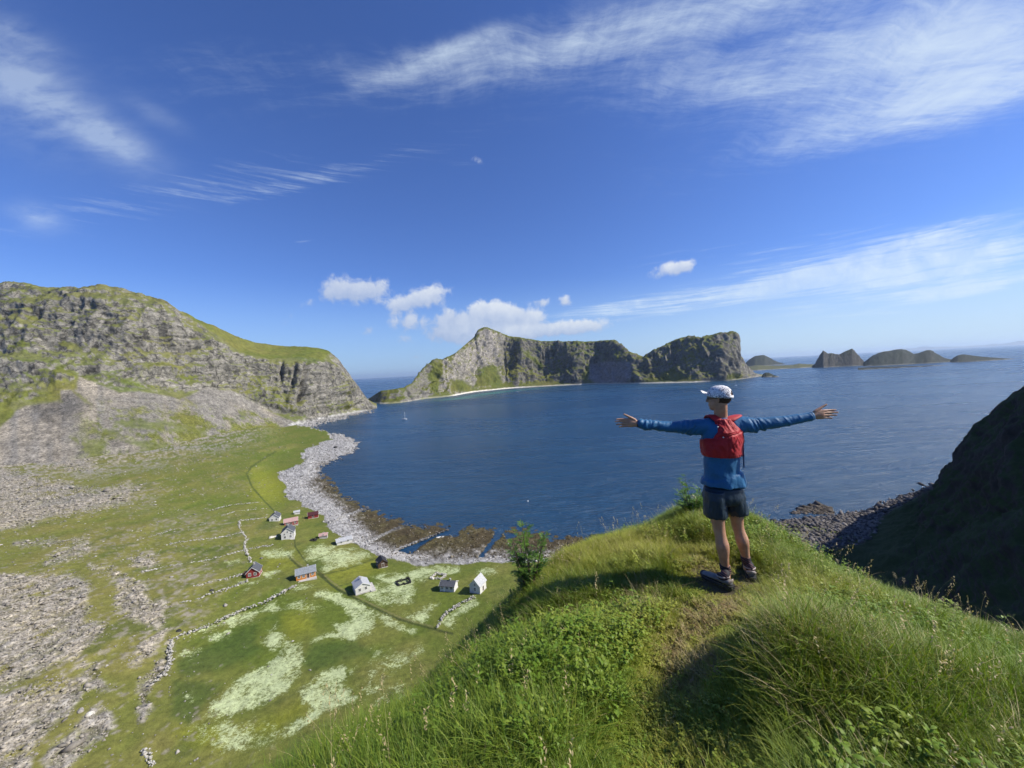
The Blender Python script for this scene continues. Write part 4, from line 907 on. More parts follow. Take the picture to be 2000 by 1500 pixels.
def cyl_bm(bm, x, y, z0, z1, r0, r1, n=16):
    a = [bm.verts.new((x + r0 * math.cos(6.2832 * i / n), y + r0 * math.sin(6.2832 * i / n), z0)) for i in range(n)]
    b = [bm.verts.new((x + r1 * math.cos(6.2832 * i / n), y + r1 * math.sin(6.2832 * i / n), z1)) for i in range(n)]
    for i in range(n): j = (i + 1) % n; bm.faces.new((a[i], a[j], b[j], b[i]))
    bm.faces.new(a[::-1]); bm.faces.new(b)
bm = bmesh.new(); cyl_bm(bm, 0, 0, -.4, 1.7, .6, .6); cyl_bm(bm, 0, 0, 1.702, 2.1, .6, .25)
o = bobj('water_tank', bm, M_wframe); o.location = valley_pt(868.5, 1154.5); tag(o, 'white round water tank in front of the low white cottage', 'water tank')
bm = bmesh.new(); cyl_bm(bm, 0, 0, -.3, 3.2, .09, .07, 8)
o = bobj('flag_pole', bm, simple_mat('yellow_wood', (0.45, 0.38, 0.14))); o.location = valley_pt(594, 1018); tag(o, 'yellowish wooden post standing before the red boathouse', 'post')

def boulder(px, py, s, col, label, name='boulder', flat=.7, group=None):
    bm = bmesh.new(); bmesh.ops.create_icosphere(bm, subdivisions=2, radius=s)
    for v in bm.verts:
        k = 1 + 0.28 * math.sin(v.co.x * 3.1 / s + px) * math.cos(v.co.y * 2.7 / s + py) + 0.12 * math.sin(v.co.z * 7 / s + px * 3); v.co *= k; v.co.z *= flat
    o = bobj(name, bm, col); o.location = valley_pt(px, py, s * .2); tag(o, label, 'boulder', group); return o
M_palerock = simple_mat('pale_rock', (0.52, 0.50, 0.44), 0.9, 0.2, 1.5, 0.05); M_blackrock = simple_mat('black_rock', (0.03, 0.03, 0.028), 0.8, 0.4, 1, 0.08); M_greyrock = simple_mat('grey_rock', (0.27, 0.25, 0.22), 0.9, 0.3, 1.5, 0.08)
boulder(655, 874.5, 2.6, M_blackrock, 'black boulder on the tip of the pale stony point')
boulder(530, 1051, 1.3, M_palerock, 'pale boulder beside the tall white house, the larger of a pair')
boulder(538, 1049, .9, M_palerock, 'smaller pale boulder close to the tall white house')
boulder(175, 1398, .9, M_palerock, 'pale slab boulder in the scree near the lower meadow'); boulder(157, 1128 + 262, .8, M_greyrock, 'grey boulder on the grass edge of the lower scree')
boulder(180, 1392, 1.0, M_greyrock, 'grey boulder leaning on a pale slab in the lower scree')
boulder(845, 1131, .8, M_palerock, 'white stone on the flowery meadow beside a ruin')
boulder(440, 1183, .8, M_greyrock, 'lone grey stone between two field walls')
boulder(348, 1235, 1.0, M_blackrock, 'dark boulder at the upper end of the long field wall')
boulder(413, 1155, .9, M_blackrock, 'dark boulder against a field wall below the red house')

def stone_wall(pts, label, hgt=0.9, wd=0.8, dens=2.6, col=None, seed=1, group='dry stone walls dividing the fields'):
    P = np.array([valley_pt(x, y) for x, y in pts]); seg = np.linalg.norm(np.diff(P, axis=0), axis=1); L = seg.sum()
    n = max(20, int(L * dens * 2)); s = np.sort(np.random.default_rng(seed).uniform(0, L, n)); cs = np.concatenate([[0], np.cumsum(seg)])
    Q = np.stack([np.interp(s, cs, P[:, k]) for k in range(3)], 1)
    rr = np.random.default_rng(seed + 50); t = np.gradient(Q[:, :2], axis=0); t /= np.linalg.norm(t, axis=1, keepdims=True) + 1e-6
    # follow the ground seen along the straight pixel line
    off = rr.normal(0, wd * .3, n); Q[:, 0] -= t[:, 1] * off; Q[:, 1] += t[:, 0] * off; Q[:, 2] += rr.uniform(0, hgt, n) * (1 - np.abs(off) / wd * .6)
    o0 = P[0].copy(); S = rr.lognormal(-.35, .3, n) * .75
    o = rocks_mesh('stone_wall', Q - o0, S, col or M_stonew, seed, 0.75); o.location = o0; tag(o, label, 'stone wall', group); return o
W = [(C7([(670,582),(800,552),(1000,520),(1165,470),(1290,450)]), 'dry stone wall ending at the bend of the upright fence wall'),
     (C7([(800,445),(950,425),(1060,412),(1140,393)]), 'short dry stone wall meeting the fence wall near its top'),
     (C7([(1130,335),(1132,370),(1150,400),(1168,425),(1155,440),(1162,480),(1185,530)]), 'kinked dry stone wall running from the field corner down to the red house'),
     (C7([(1130,333),(1190,330),(1262,320)]), 'dry stone wall joining the field corner and the farthest white house'),
     (C7([(985,288),(1050,268),(1100,258),(1180,250),(1250,245)]), 'faint dry stone wall, uppermost of those crossing the path'),
     (C7([(1045,312),(1110,290),(1180,282),(1260,275)]), 'faint curved dry stone wall just above the farthest white house'),
     (C7([(840,660),(930,648),(1000,625),(1080,608),(1150,588)]), 'dry stone wall stopping just before the red house'),
     (C7([(850,728),(930,710),(1000,680),(1080,655),(1170,620)]), 'dry stone wall passing just below the red house'),
     (C7([(812,898),(850,882),(950,845),(1050,800),(1150,755),(1250,720),(1320,680),(1400,640)]), 'long dry stone wall running up toward the orange house'),
     (C7([(810,900),(800,960),(803,1020),(770,1065),(725,1105)]), 'winding dry stone wall at the edge of the stony slope'),
     (C7([(678,1412),(690,1440),(705,1470),(722,1500)]), 'short stub of dry stone wall in the lowest meadow'),
     (C6([(888,322),(895,295),(925,250),(1000,200),(1065,168)]), 'dry stone wall curving around the flowery field under the hill'),
     (C7([(600,440),(700,415),(800,380),(980,350)]), 'faint broken dry stone wall high on the pasture')]
for k, (L, lab) in enumerate(W):
    stone_wall(L, lab, hgt=0.6 if 'faint' in lab else 0.95, wd=1.1, dens=1.6 if 'faint' in lab else 3.6, seed=20 + k)
def ruin(px, py, w, l, az, label, col):
    root = empty('ruin', valley_pt(px, py), -R(az)); tag(root, label, 'ruin'); rr = np.random.default_rng(int(px))
    for nm, a, b in (('wall', (-w/2, -l/2), (w/2, -l/2)), ('wall', (w/2, -l/2), (w/2, l/2)), ('wall', (w/2, l/2), (-w/2, l/2)), ('wall', (-w/2, l/2), (-w/2, -l/2))):
        n = 60; t = rr.uniform(0, 1, n)[:, None]; Q = np.concatenate([np.array(a) * (1 - t) + np.array(b) * t + rr.normal(0, .2, (n, 2)), rr.uniform(0, .8, (n, 1))], 1)
        o = rocks_mesh(nm, Q, rr.uniform(.3, .7, n), col, int(px) + len(nm), .8, parent=root); o['kind'] = 'stuff'
ruin(857, 1127, 5, 4, 20, 'roofless ruin of whitish stones behind the low white cottage', M_palerock)
ruin(788, 1138, 5, 4, -30, 'dark overgrown ruin alone in the flowery meadow', M_blackrock)
ruin(612, 1056, 2.5, 2, 10, 'small dark stone heap ruin beside the tiny grey hut', M_blackrock)

# ---- boats and buoy
def hull_mesh(L, Wd, H, sheer=.25, n=14, m=9, sternw=.7):
    V = []
    for i in range(n + 1):
        t = i / n; w = Wd / 2 * (sternw + (1 - sternw) * math.sin(min(1, t * 1.6) * math.pi / 2)) * (1 - max(0, (t - .45) / .55) ** 2.2)
        z1 = H * (1 + sheer * (t - .3) ** 2 * 2)
        for j in range(m):
            a = -1 + 2 * j / (m - 1); V.append((a * w, (t - .5) * L, z1 - (z1 + H * .35) * (1 - abs(a) ** 2.4)))
    F = [(i * m + j, i * m + j + 1, (i + 1) * m + j + 1, (i + 1) * m + j) for i in range(n) for j in range(m - 1)]
    F.append(tuple(range(m)))
    return V, F
M_boat = simple_mat('white_gelcoat', (0.80, 0.80, 0.78), 0.3, 0.04, 2, 0, .5); M_alu = simple_mat('aluminium_mast', (0.70, 0.70, 0.70), 0.35, 0.05, 2, 0, .5); M_navy = simple_mat('navy_canvas', (0.03, 0.05, 0.12), 0.8)
def sailboat(px, py, L, mast, az, label):
    p = PZ(px, py, 0.0); root = empty('sailboat', p, -R(az)); tag(root, label, 'sailboat', 'sailboats anchored in the bay')
    V, F = hull_mesh(L, L * .3, L * .15); mesh_obj('hull', V, F, M_boat, root, True)
    w = L * .12; H = L * .135
    n = 12; D = [(x * (L * .14) * math.sin(min(1, (k / n) * 1.8 + .35) * math.pi / 2) * (1 - max(0, (k / n - .45) / .55) ** 2.2), (k / n - .5) * L * .98, H) for k in range(n + 1) for x in (-1, 1)]
    mesh_obj('deck', D, [(2 * k, 2 * k + 1, 2 * k + 3, 2 * k + 2) for k in range(n)], M_boat, root)
    bm = bmesh.new(); bxm(bm, -w * .7, w * .7, -L * .12, L * .18, H, H + L * .055); bmesh.ops.bevel(bm, geom=bm.edges[:], offset=L * .012, segments=2, affect='EDGES'); bobj('cabin', bm, M_boat, root)
    bm = bmesh.new(); cyl_bm(bm, 0, L * .1, H, H + mast, L * .028, L * .018, 8); bobj('mast', bm, M_alu, root)
    bm = bmesh.new(); bxm(bm, -.09, .09, -L * .32, L * .1, H + L * .13, H + L * .165); bobj('boom', bm, M_navy, root)
    for a, b in (((0, L * .49, H), (0, L * .1, H + mast * .98)), ((0, -L * .48, H), (0, L * .1, H + mast * .98)), ((w, L * .08, H), (0, L * .1, H + mast * .97)), ((-w, L * .08, H), (0, L * .1, H + mast * .97))):
        bm = bmesh.new(); a_, b_ = Vector(a), Vector(b); d = (b_ - a_); s = .02
        vs = [bm.verts.new(q + Vector(e) * s) for q in (a_, b_) for e in ((1, 0, 0), (-.5, .8, 0), (-.5, -.8, 0))]
        for i in range(3): bm.faces.new((vs[i], vs[(i + 1) % 3], vs[3 + (i + 1) % 3], vs[3 + i]))
        bobj('stay', bm, M_alu, root)
sailboat(790, 819.5, 10.5, 14.5, 78, 'white sailboat with bare tall mast anchored below the headland')
sailboat(1437, 753, 9.5, 12, 70, 'tiny distant white sailboat under the dark island cliff')
def open_boat(px, py, L, az, label, name='motorboat', cab=False):
    root = empty(name, PZ(px, py, 0.05), -R(az)); tag(root, label, 'boat'); V, F = hull_mesh(L, L * .38, L * .11, sternw=.85); o = mesh_obj('hull', V, F, M_boat, root, True)
    for y in (-.22, .1):
        bm = bmesh.new(); bxm(bm, -L * .15, L * .15, L * (y - .03), L * (y + .03), L * .05, L * .065); bobj('bench', bm, M_boat, root)
    if cab: bm = bmesh.new(); bxm(bm, -L * .1, L * .1, -L * .05, L * .15, L * .06, L * .24); bobj('cabin', bm, M_boat, root)
    bm = bmesh.new(); bxm(bm, -.12, .12, -L * .5 - .22, -L * .5, .1, L * .2); bobj('outboard_motor', bm, M_navy, root)
open_boat(860, 1050.5, 4.3, 68, 'small white open boat moored in the dark channel between tidal flats', 'rowing_boat')
open_boat(1011, 765.5, 9, 80, 'tiny white motorboat off the sandy beach of the island', cab=True)
root = empty('buoy', PZ(1031, 979, 0.0)); tag(root, 'white round mooring buoy floating alone in the bay', 'buoy')
bm = bmesh.new(); bmesh.ops.create_uvsphere(bm, u_segments=16, v_segments=10, radius=.5); bobj('float', bm, M_boat, root, True)
bm = bmesh.new(); cyl_bm(bm, 0, 0, .45, .75, .07, .05, 8); bobj('mooring_eye', bm, M_alu, root)
# beacon on the summit of the island
p = PD(np.float64(944), np.float64(639.5), 0) ; 
ob = bpy.data.objects['island_mountain']; co = np.empty(len(ob.data.vertices) * 3, np.float32); ob.data.vertices.foreach_get('co', co); co = co.reshape(-1, 3)
sx, sy = to_px(co); k = np.argmax(co[:, 2] - np.abs(sx - 944) * 50)
bm = bmesh.new(); cyl_bm(bm, 0, 0, -2, 6.5, .8, .5, 8); cyl_bm(bm, 0, 0, 6.51, 8.0, 1.3, 1.3, 8); o = bobj('summit_beacon', bm, M_boat); o.location = Vector(co[k].tolist()); tag(o, 'tiny white beacon on the peak of the rocky island', 'beacon')
# ================================================================== GRASSY KNOLL UNDER THE CAMERA
kctrl = [(1415,1150,-2.0),(1463,1135,-2.0),(1000,1500,-1.72),(760,1500,-1.95),(1330,1500,-1.72),(1620,1500,-1.52),(1850,1500,-1.50),(2000,1500,-1.58),(2000,1380,-1.82),(1800,1350,-1.66),
         (1330,1360,-1.86),(1240,1350,-1.84),(1150,1400,-1.84),(1395,1310,-1.80),(1500,1330,-1.62),(1650,1350,-1.58),(1370,1240,-1.95),(1200,1250,-1.96),(1000,1300,-2.02),(900,1400,-2.05),(1080,1200,-2.12),
         (1550,1200,-1.90),(1700,1220,-1.93),(1850,1300,-1.95),(1290,1130,-2.10),(1180,1135,-2.22),(1050,1165,-2.34),(1200,1068,-2.10),(1270,1050,-2.08),(1120,1085,-2.22),(1350,1060,-2.12),(1420,1080,-2.08),
         (1330,1010,-2.10),(1360,990,-2.00),(1500,1060,-2.10),(1600,1110,-2.13),(1740,1185,-2.15)]
sil = [(650,1515,2.10,1),(705,1482,2.3,1),(765,1448,2.5,1),(820,1412,2.7,1),(885,1352,2.95,1),(935,1296,3.25,1),(975,1246,3.6,1),(1005,1196,4.0,1),(1030,1156,4.3,1),(1060,1130,4.6,1),(1100,1102,4.85,1),(1150,1078,5.0,1),
       (1210,1056,5.1,1),(1260,1038,5.3,1),(1310,1018,5.5,1),(1345,1000,5.7,1),(1400,1004,5.6,1),(1460,1026,5.3,1),(1510,1044,5.0,1),(1570,1085,4.7,1),(1640,1128,4.3,1),(1710,1152,4.1,1),(1800,1186,3.8,1),(1900,1234,3.5,1),(2000,1272,3.2,1)]
KP = [PZ(np.float64(a), np.float64(b), CAM_H + c) for a, b, c in kctrl]
SP = [PD(np.float64(a), np.float64(b), np.float64(c)) for a, b, c, _ in sil]
KX = np.array(KP + SP + [np.array([0, 0, CAM_H - 1.62]), np.array([-1.6, .6, CAM_H - 2.0]), np.array([1.6, .2, CAM_H - 1.55]), np.array([3.8, .8, CAM_H - 1.75]), np.array([0, -2.5, CAM_H - 1.4])])
kf = None
def tps_fit(P, v, lam=0.02):
    d = np.linalg.norm(P[:, None] - P[None], axis=2); K = np.where(d > 0, d * d * np.log(d + 1e-9), 0) + np.eye(len(P)) * lam
    A = np.hstack([np.ones((len(P), 1)), P]); M = np.block([[K, A], [A.T, np.zeros((3, 3))]]); return np.linalg.solve(M, np.concatenate([v, np.zeros(3)])), P
def tps_eval(fit, Q):
    w, P = fit; out = w[len(P)] + Q @ w[len(P) + 1:]
    for i in range(len(P)):
        d = np.linalg.norm(Q - P[i], axis=1); out = out + w[i] * d * d * np.log(d + 1e-9)
    return out
kf = tps_fit(KX[:, :2], KX[:, 2])
KPOLY = [(-2.2, -4), (-1.5, 0.6)] + [(p[0], p[1]) for p in SP] + [(4.9, 1.5), (5.4, -4)]
def sunlit_bumps(x, y):
    return 0
def knoll_z(x, y, detail=True):
    x = np.atleast_1d(np.asarray(x, float)); y = np.atleast_1d(np.asarray(y, float)); Q = np.stack([x, y], 1)
    s = sdf_poly(x, y, KPOLY); o = np.maximum(-s, 0)
    # nearest point inside for the outer part: evaluate spline with gentle clamp
    z = np.clip(tps_eval(kf, Q), CAM_H - 2.75, CAM_H - 1.25)
    z = z - 1.15 * o * o / (o + 0.35) 
    if detail:
        q3 = np.stack([x, y, 0 * x], 1); near = np.exp(-np.maximum(o, 0) * 0.05)
        z = z + (fbm(q3 / .8, 3, 401) * 0.085 + fbm(q3 / .25, 3, 402) * 0.030) * near + fbm(q3 / 9, 4, 403) * 1.2 * smooth(o, 2, 12)
        # raised turf bank right of the path, its flank dropping sharply to the path
        for bx, by, rx, ry, hh in ((1480,1330,.40,.34,.10), (1640,1400,.5,.3,.07), (1250,1060,.8,.30,.09), (1190,1128,.55,.13,-.10), (1050,1150,.5,.2,-.10), (1372,1012,.20,.25,.12), (1130,1240,.5,.18,.07), (1010,1330,.35,.2,.06)):
            c = PZ(np.float64(bx), np.float64(by), CAM_H - 1.8); z = z + hh * np.exp(-(((x - c[0]) / rx) ** 2 + ((y - c[1]) / ry) ** 2) ** 1.5)
    return z
TRAIL = [(1330,1560),(1320,1480),(1330,1400),(1345,1330),(1365,1260),(1385,1200),(1415,1150),(1400,1115),(1380,1090)]
TRAILW = np.array([PZ(np.float64(a), np.float64(b), CAM_H - 1.85)[:2] for a, b in TRAIL])
def trail_d(x, y): return d_line(np.asarray(x, float), np.asarray(y, float), TRAILW)
def knoll_build():
    ns, na = 250, 420
    cx, cy = 1.2, 2.2
    r = np.concatenate([np.linspace(0.0, 4.5, 170), np.geomspace(4.56, 118, ns - 170)])
    a = np.linspace(0, 2 * np.pi, na + 1)
    A, Rr = np.meshgrid(a, r); x = (cx + np.sin(A) * Rr).ravel(); y = (cy + np.cos(A) * Rr).ravel()
    z = knoll_z(x, y); z = np.maximum(z, -6)
    q = np.stack([x, y, 0 * x], 1); td = trail_d(x, y); n1 = fbm(q / .35, 4, 411); n = len(x)
    c = lerp(np.tile((0.040, 0.048, 0.014), (n, 1)), np.tile((0.075, 0.07, 0.028), (n, 1)), smooth(n1, -.4, .5))
    c = lerp(c, np.tile((0.120, 0.100, 0.055), (n, 1)), smooth(.30 + n1 * .1 - td, -.12, .12))
    m = terrain_mat('turf_soil', (9, 45), 0.02, amp=0.6)
    o = mesh_obj('hillside', np.stack([x, y, z], 1), grid_faces(ns, na + 1)[:, ::-1], m, smooth_=True, attrs={'col': np.clip(c, 0.01, 0.5)}); o['kind'] = 'structure'
knoll_build()

# ---- grass
def blade_mesh(name, specs, mat, seed):
    """specs: list of dicts(kind, ...) -> one clump"""
    r = np.random.default_rng(seed); V = []; F = []; Cc = []
    def strip(p0, az, h, w, bend, lean, segs=4, tip=0.05, tone=0.5, side=0.0):
        dx_, dy_ = math.cos(az), math.sin(az); wx, wy = -dy_, dx_
        b = len(V)
        for k in range(segs + 1):
            t = k / segs; out = lean * t * h + bend * t * t * h; zz = h * (t - .32 * bend * t * t * t * 1.2)
            ww = w * (1 - t) ** .6 * (0.75 + .5 * math.sin(math.pi * min(1, t + .25))) + w * tip * (k == segs)
            px_, py_ = p0[0] + dx_ * out, p0[1] + dy_ * out
            V.append((px_ - wx * ww / 2, py_ - wy * ww / 2, zz)); V.append((px_ + wx * ww / 2, py_ + wy * ww / 2, zz)); Cc.extend([(t, tone), (t, tone)])
        for k in range(segs): F.append((b + 2 * k, b + 2 * k + 1, b + 2 * k + 3, b + 2 * k + 2))
        return V[-1]
    def leaf(c, az, el, L, w, tone):
        d = np.array([math.cos(az) * math.cos(el), math.sin(az) * math.cos(el), math.sin(el)]); s = np.array([-math.sin(az), math.cos(az), 0]); up = np.cross(d, s)
        b = len(V); c = np.array(c)
        for t, ww, dr in ((0, .1, 0), (.35, 1, .06), (.7, .8, .03), (1, .05, -.12)):
            for sg in (-1, 1): q = c + d * L * t + s * sg * w * ww / 2 + up * (dr * L + abs(sg) * .12 * w * ww); V.append(tuple(q)); Cc.append((.35 + .5 * t, tone))
        for k in range(3): F.append((b + 2 * k, b + 2 * k + 1, b + 2 * k + 3, b + 2 * k + 2))
    for s in specs:
        for _ in range(s['n']):
            az = r.uniform(0, 6.283); rad = s['r'] * math.sqrt(r.random()); p0 = (rad * math.cos(az + 1), rad * math.sin(az + 1)); tone = r.uniform(0, 1)
            h = s['h'] * r.uniform(.55, 1.15)
            if s['k'] == 'blade': strip(p0, az, h, s['w'] * r.uniform(.7, 1.3), r.uniform(.1, s['b']), r.uniform(0, s['l']), tone=s.get('tone', tone))
            elif s['k'] == 'leaf':
                strip(p0, az, h, .0022, .15, s['l'], 3, 1, tone=tone)
                for q in range(s['m']):
                    t = r.uniform(.25, 1.0); out = s['l'] * t * h; cc = (p0[0] + math.cos(az) * out, p0[1] + math.sin(az) * out, h * t * .97)
                    leaf(cc, r.uniform(0, 6.283), r.uniform(-.1, .8), s['s'] * r.uniform(.6, 1.2), s['s'] * r.uniform(.35, .6), min(1, tone * .5 + r.random() * .5))
            elif s['k'] == 'seed':
                e = strip(p0, az, h, .0018, r.uniform(.1, .35), r.uniform(0, .25), 5, 1, tone=2.0)
                for q in range(9):
                    leaf((e[0] + r.normal(0, .006), e[1] + r.normal(0, .006), e[2] - q * .011), r.uniform(0, 6.28), r.uniform(.2, 1.2), .016, .006, 2.0)
    o_attr = np.array(Cc, np.float32)
    me = bpy.data.meshes.new(name); me.from_pydata(V, [], F); me.update()
    a1 = me.attributes.new('along', 'FLOAT', 'POINT'); a1.data.foreach_set('value', np.ascontiguousarray(o_attr[:, 0]))
    a2 = me.attributes.new('tone', 'FLOAT', 'POINT'); a2.data.foreach_set('value', np.ascontiguousarray(o_attr[:, 1]))
    me.materials.append(mat); me.shade_smooth()
    return bpy.data.objects.new(name, me)
def grass_mat(name, g0, g1, yel, dry):
    m, nt, b, out = new_mat(name)
    al = X(nt, attr_n(nt, 'along').outputs['Fac']); tn = X(nt, attr_n(nt, 'tone').outputs['Fac']); ti = X(nt, attr_n(nt, 'tint', 'INSTANCER').outputs['Fac'])
    c = mixc(nt, tn.cl(), g0, g1); c = mixc(nt, (ti * 1.6).cl(), c, yel); c = mixc(nt, ((ti - .62) * 3.0 + (tn - .5) * .5).cl(), c, dry); c = mixc(nt, (tn - 1.0).cl(), c, dry)
    c = mixc(nt, (1.0 - al * 2.2).cl() * .5, c, tuple(x * .35 for x in dry))
    nt.links.new(c, b.inputs['Base Color']); b.inputs['Roughness'].default_value = .5; b.inputs['Specular IOR Level'].default_value = .25
    tr = nt.nodes.new('ShaderNodeBsdfTranslucent'); nt.links.new(mixc(nt, 1.0, c, (1.25, 1.35, .5), 'MULTIPLY'), tr.inputs[0])
    mx = nt.nodes.new('ShaderNodeMixShader'); mx.inputs[0].default_value = .25; nt.links.new(b.outputs[0], mx.inputs[1]); nt.links.new(tr.outputs[0], mx.inputs[2]); nt.links.new(mx.outputs[0], out.inputs[0])
    return m
M_grass = grass_mat('grass_blade', (0.088, 0.160, 0.016), (0.175, 0.255, 0.026), (0.340, 0.335, 0.045), (0.42, 0.34, 0.17))
M_herb = grass_mat('herb_leaf', (0.090, 0.175, 0.018), (0.180, 0.270, 0.028), (0.270, 0.290, 0.040), (0.25, 0.18, 0.08))
tufts = bpy.data.collections.new('grass_tufts')
D_ = dict
kinds = [
    [D_(k='blade', n=26, r=.035, h=.055, w=0.0034, b=1.0, l=.5)],                                                    # 0 trampled turf
    [D_(k='blade', n=22, r=.04, h=.12, w=0.0041, b=.9, l=.5)],                                                      # 1 medium
    [D_(k='blade', n=20, r=.04, h=.16, w=0.0043, b=1.0, l=.45), D_(k='blade', n=6, r=.04, h=.09, w=0.0048, b=.8, l=.6)],      # 2 long
    [D_(k='blade', n=16, r=.03, h=.22, w=0.0050, b=1.1, l=.4), D_(k='blade', n=5, r=.03, h=.14, w=0.0048, b=.9, l=.6)],       # 3 very long
    [D_(k='leaf', n=7, r=.05, h=.12, m=7, s=.026, l=.4)],                                                           # 4 herb low
    [D_(k='leaf', n=5, r=.05, h=.19, m=9, s=.030, l=.3), D_(k='blade', n=6, r=.04, h=.16, w=0.0042, b=.9, l=.5)],          # 5 herb tall
    [D_(k='seed', n=3, r=.03, h=.36, l=.2), D_(k='blade', n=9, r=.03, h=.22, w=0.0043, b=1.0, l=.4)],                  # 6 seed stalks
    [D_(k='leaf', n=9, r=.05, h=.05, m=5, s=.018, l=.5), D_(k='blade', n=8, r=.04, h=.06, w=0.0036, b=.9, l=.5)],           # 7 tiny cover
    [D_(k='blade', n=9, r=.04, h=.20, w=.0032, b=1.0, l=.6, tone=2.0), D_(k='blade', n=8, r=.04, h=.13, w=.0036, b=.9, l=.5)],        # 8 dead straw among green
]
nk = 0
for ki, sp in enumerate(kinds):
    for v in range(3):
        o = blade_mesh('grass_tuft_%02d' % nk, sp, M_herb if ki in (4, 5, 7) else M_grass, 500 + nk); tufts.objects.link(o); nk += 1
def tilt_euler(tx, ty, spin):
    n = np.stack([tx, ty, np.ones_like(tx)], 1); n /= np.linalg.norm(n, axis=1, keepdims=True)
    # minimal rotation z->n, then spin about z first
    ax = np.stack([-n[:, 1], n[:, 0], 0 * n[:, 0]], 1); s = np.linalg.norm(ax, axis=1) + 1e-9; ax /= s[:, None]; c = n[:, 2]
    Rm = np.zeros((len(tx), 3, 3)); x, y = ax[:, 0], ax[:, 1]; C = 1 - c
    Rm[:, 0, 0] = c + x * x * C; Rm[:, 0, 1] = x * y * C; Rm[:, 0, 2] = y * s; Rm[:, 1, 0] = x * y * C; Rm[:, 1, 1] = c + y * y * C; Rm[:, 1, 2] = -x * s
    Rm[:, 2, 0] = -y * s; Rm[:, 2, 1] = x * s; Rm[:, 2, 2] = c
    cs, sn = np.cos(spin), np.sin(spin); Z = np.zeros_like(Rm); Z[:, 0, 0] = cs; Z[:, 0, 1] = -sn; Z[:, 1, 0] = sn; Z[:, 1, 1] = cs; Z[:, 2, 2] = 1
    M = Rm @ Z
    return np.stack([np.arctan2(M[:, 2, 1], M[:, 2, 2]), np.arcsin(np.clip(-M[:, 2, 0], -1, 1)), np.arctan2(M[:, 1, 0], M[:, 0, 0])], 1)
def blobs_px(x, y, L):
    """weights round places on the knoll given as (px, py, rx, ry metres, amount)"""
    w = np.zeros(len(x))
    for a, b, rx, ry, k in L:
        c = PZ(np.float64(a), np.float64(b), CAM_H - 1.95); w += k * np.exp(-(((x - c[0]) / rx) ** 2 + ((y - c[1]) / ry) ** 2))
    return w
def grass_build():
    r = np.random.default_rng(77); N = 92000
    x = r.uniform(-3.2, 6.2, N * 3); y = r.uniform(0.15, 7.2, N * 3)
    s = sdf_poly(x, y, KPOLY)
    dist = np.hypot(x, y); keep = (s > -1.5) & (dist > 0.75) & (np.abs(x) < y * 1.75 + 1.2)
    keep &= r.random(len(x)) < np.clip(1.15 - dist * .05, .6, 1) * np.where(s < -.3, .7, 1)
    x, y, s, dist = x[keep][:N], y[keep][:N], s[keep][:N], dist[keep][:N]
    z = knoll_z(x, y); e = .05; gx = (knoll_z(x + e, y, False) - knoll_z(x - e, y, False)) / (2 * e); gy = (knoll_z(x, y + e, False) - knoll_z(x, y - e, False)) / (2 * e)
    q = np.stack([x, y, 0 * x], 1); n1 = fbm(q / .55, 3, 421); n2 = fbm(q / .22, 3, 422); n3 = fbm(q / 1.4, 3, 423)
    td = trail_d(x, y); tr = smooth(.46 + n2 * .14 - td, 0, .16)
    tread = smooth(.23 + n2 * .16 - td, 0, .12)
    herb = np.clip(blobs_px(x, y, [(1100,1330,.7,.45,.8), (900,1400,.5,.4,.7), (1230,1200,.4,.3,.6), (1600,1240,.7,.22,.75), (1450,1270,.4,.2,.5), (1880,1260,.5,.3,.5), (1150,1450,.5,.25,.5)]) + n1 * .5, 0, 1)
    longg = np.clip(blobs_px(x, y, [(1700,1420,.8,.5,1.0), (1900,1360,.6,.5,1.0), (1450,1430,.3,.3,.8), (1150,1150,.8,.3,.7), (850,1470,.7,.45,1.0), (1080,1420,.5,.3,.6), (1850,1200,.6,.4,.5), (650,1480,.5,.5,.8), (1330,1020,.4,.4,.5)]) + n3 * .5 + smooth(-s, -.25, .1) * .4, 0, 1.3)
    yel = np.clip(blobs_px(x, y, [(1200,1050,1.1,.5,.55), (1450,1200,.6,.3,.35), (1600,1150,.6,.4,.30), (1330,1300,.3,.6,.30), (1150,1230,.5,.3,.2), (1380,1080,.5,.3,.4)]) + .06 + n1 * .15 + tr * .16, 0, .9)
    u = r.random(len(x)); kind = np.full(len(x), 1)
    kind = np.where(longg > .35, np.where(u < longg * .8, 2, kind), kind); kind = np.where((longg > .55) & (u < longg * .5), 3, kind)
    kind = np.where(r.random(len(x)) < herb * .46, np.where(r.random(len(x)) < .6, 4, 5), kind)
    kind = np.where((r.random(len(x)) < .0015 + .004 * longg) & (tr < .3), 6, kind)
    dryw = blobs_px(x, y, [(1580,1400,.5,.25,.35), (1300,1200,.4,.3,.2), (1180,1150,.8,.2,.3), (1720,1440,.4,.3,.3), (1480,1470,.3,.25,.3)]) * .7 + .01
    kind = np.where(r.random(len(x)) < dryw, 8, kind)
    kind = np.where(r.random(len(x)) < tr, np.where(r.random(len(x)) < .3, 7, 0), kind)
    keep = r.random(len(x)) > tread * .5
    for (fx, fy) in FEET: keep &= np.hypot(x - fx, y - fy) > .09
    tint = np.clip(yel + r.normal(0, .14, len(x)) + (kind == 0) * .06 + tread * .28, 0, 1)
    idx = kind * 3 + r.integers(0, 3, len(x)); scl = r.uniform(.7, 1.2, len(x)) * (1 - .25 * (s < -.4))
    near_feet = np.min([np.hypot(x - fx, y - fy) for fx, fy in FEET], axis=0); scl *= .45 + .55 * smooth(near_feet, .1, .4)
    tx = -gx * .45 + .16 + r.normal(0, .16, len(x)); ty = -gy * .45 - .08 + r.normal(0, .16, len(x))
    tx += np.where(kind == 3, .22, 0) * smooth(x, 1.0, 2.0)
    rot = tilt_euler(tx, ty, r.uniform(0, 6.283, len(x)))
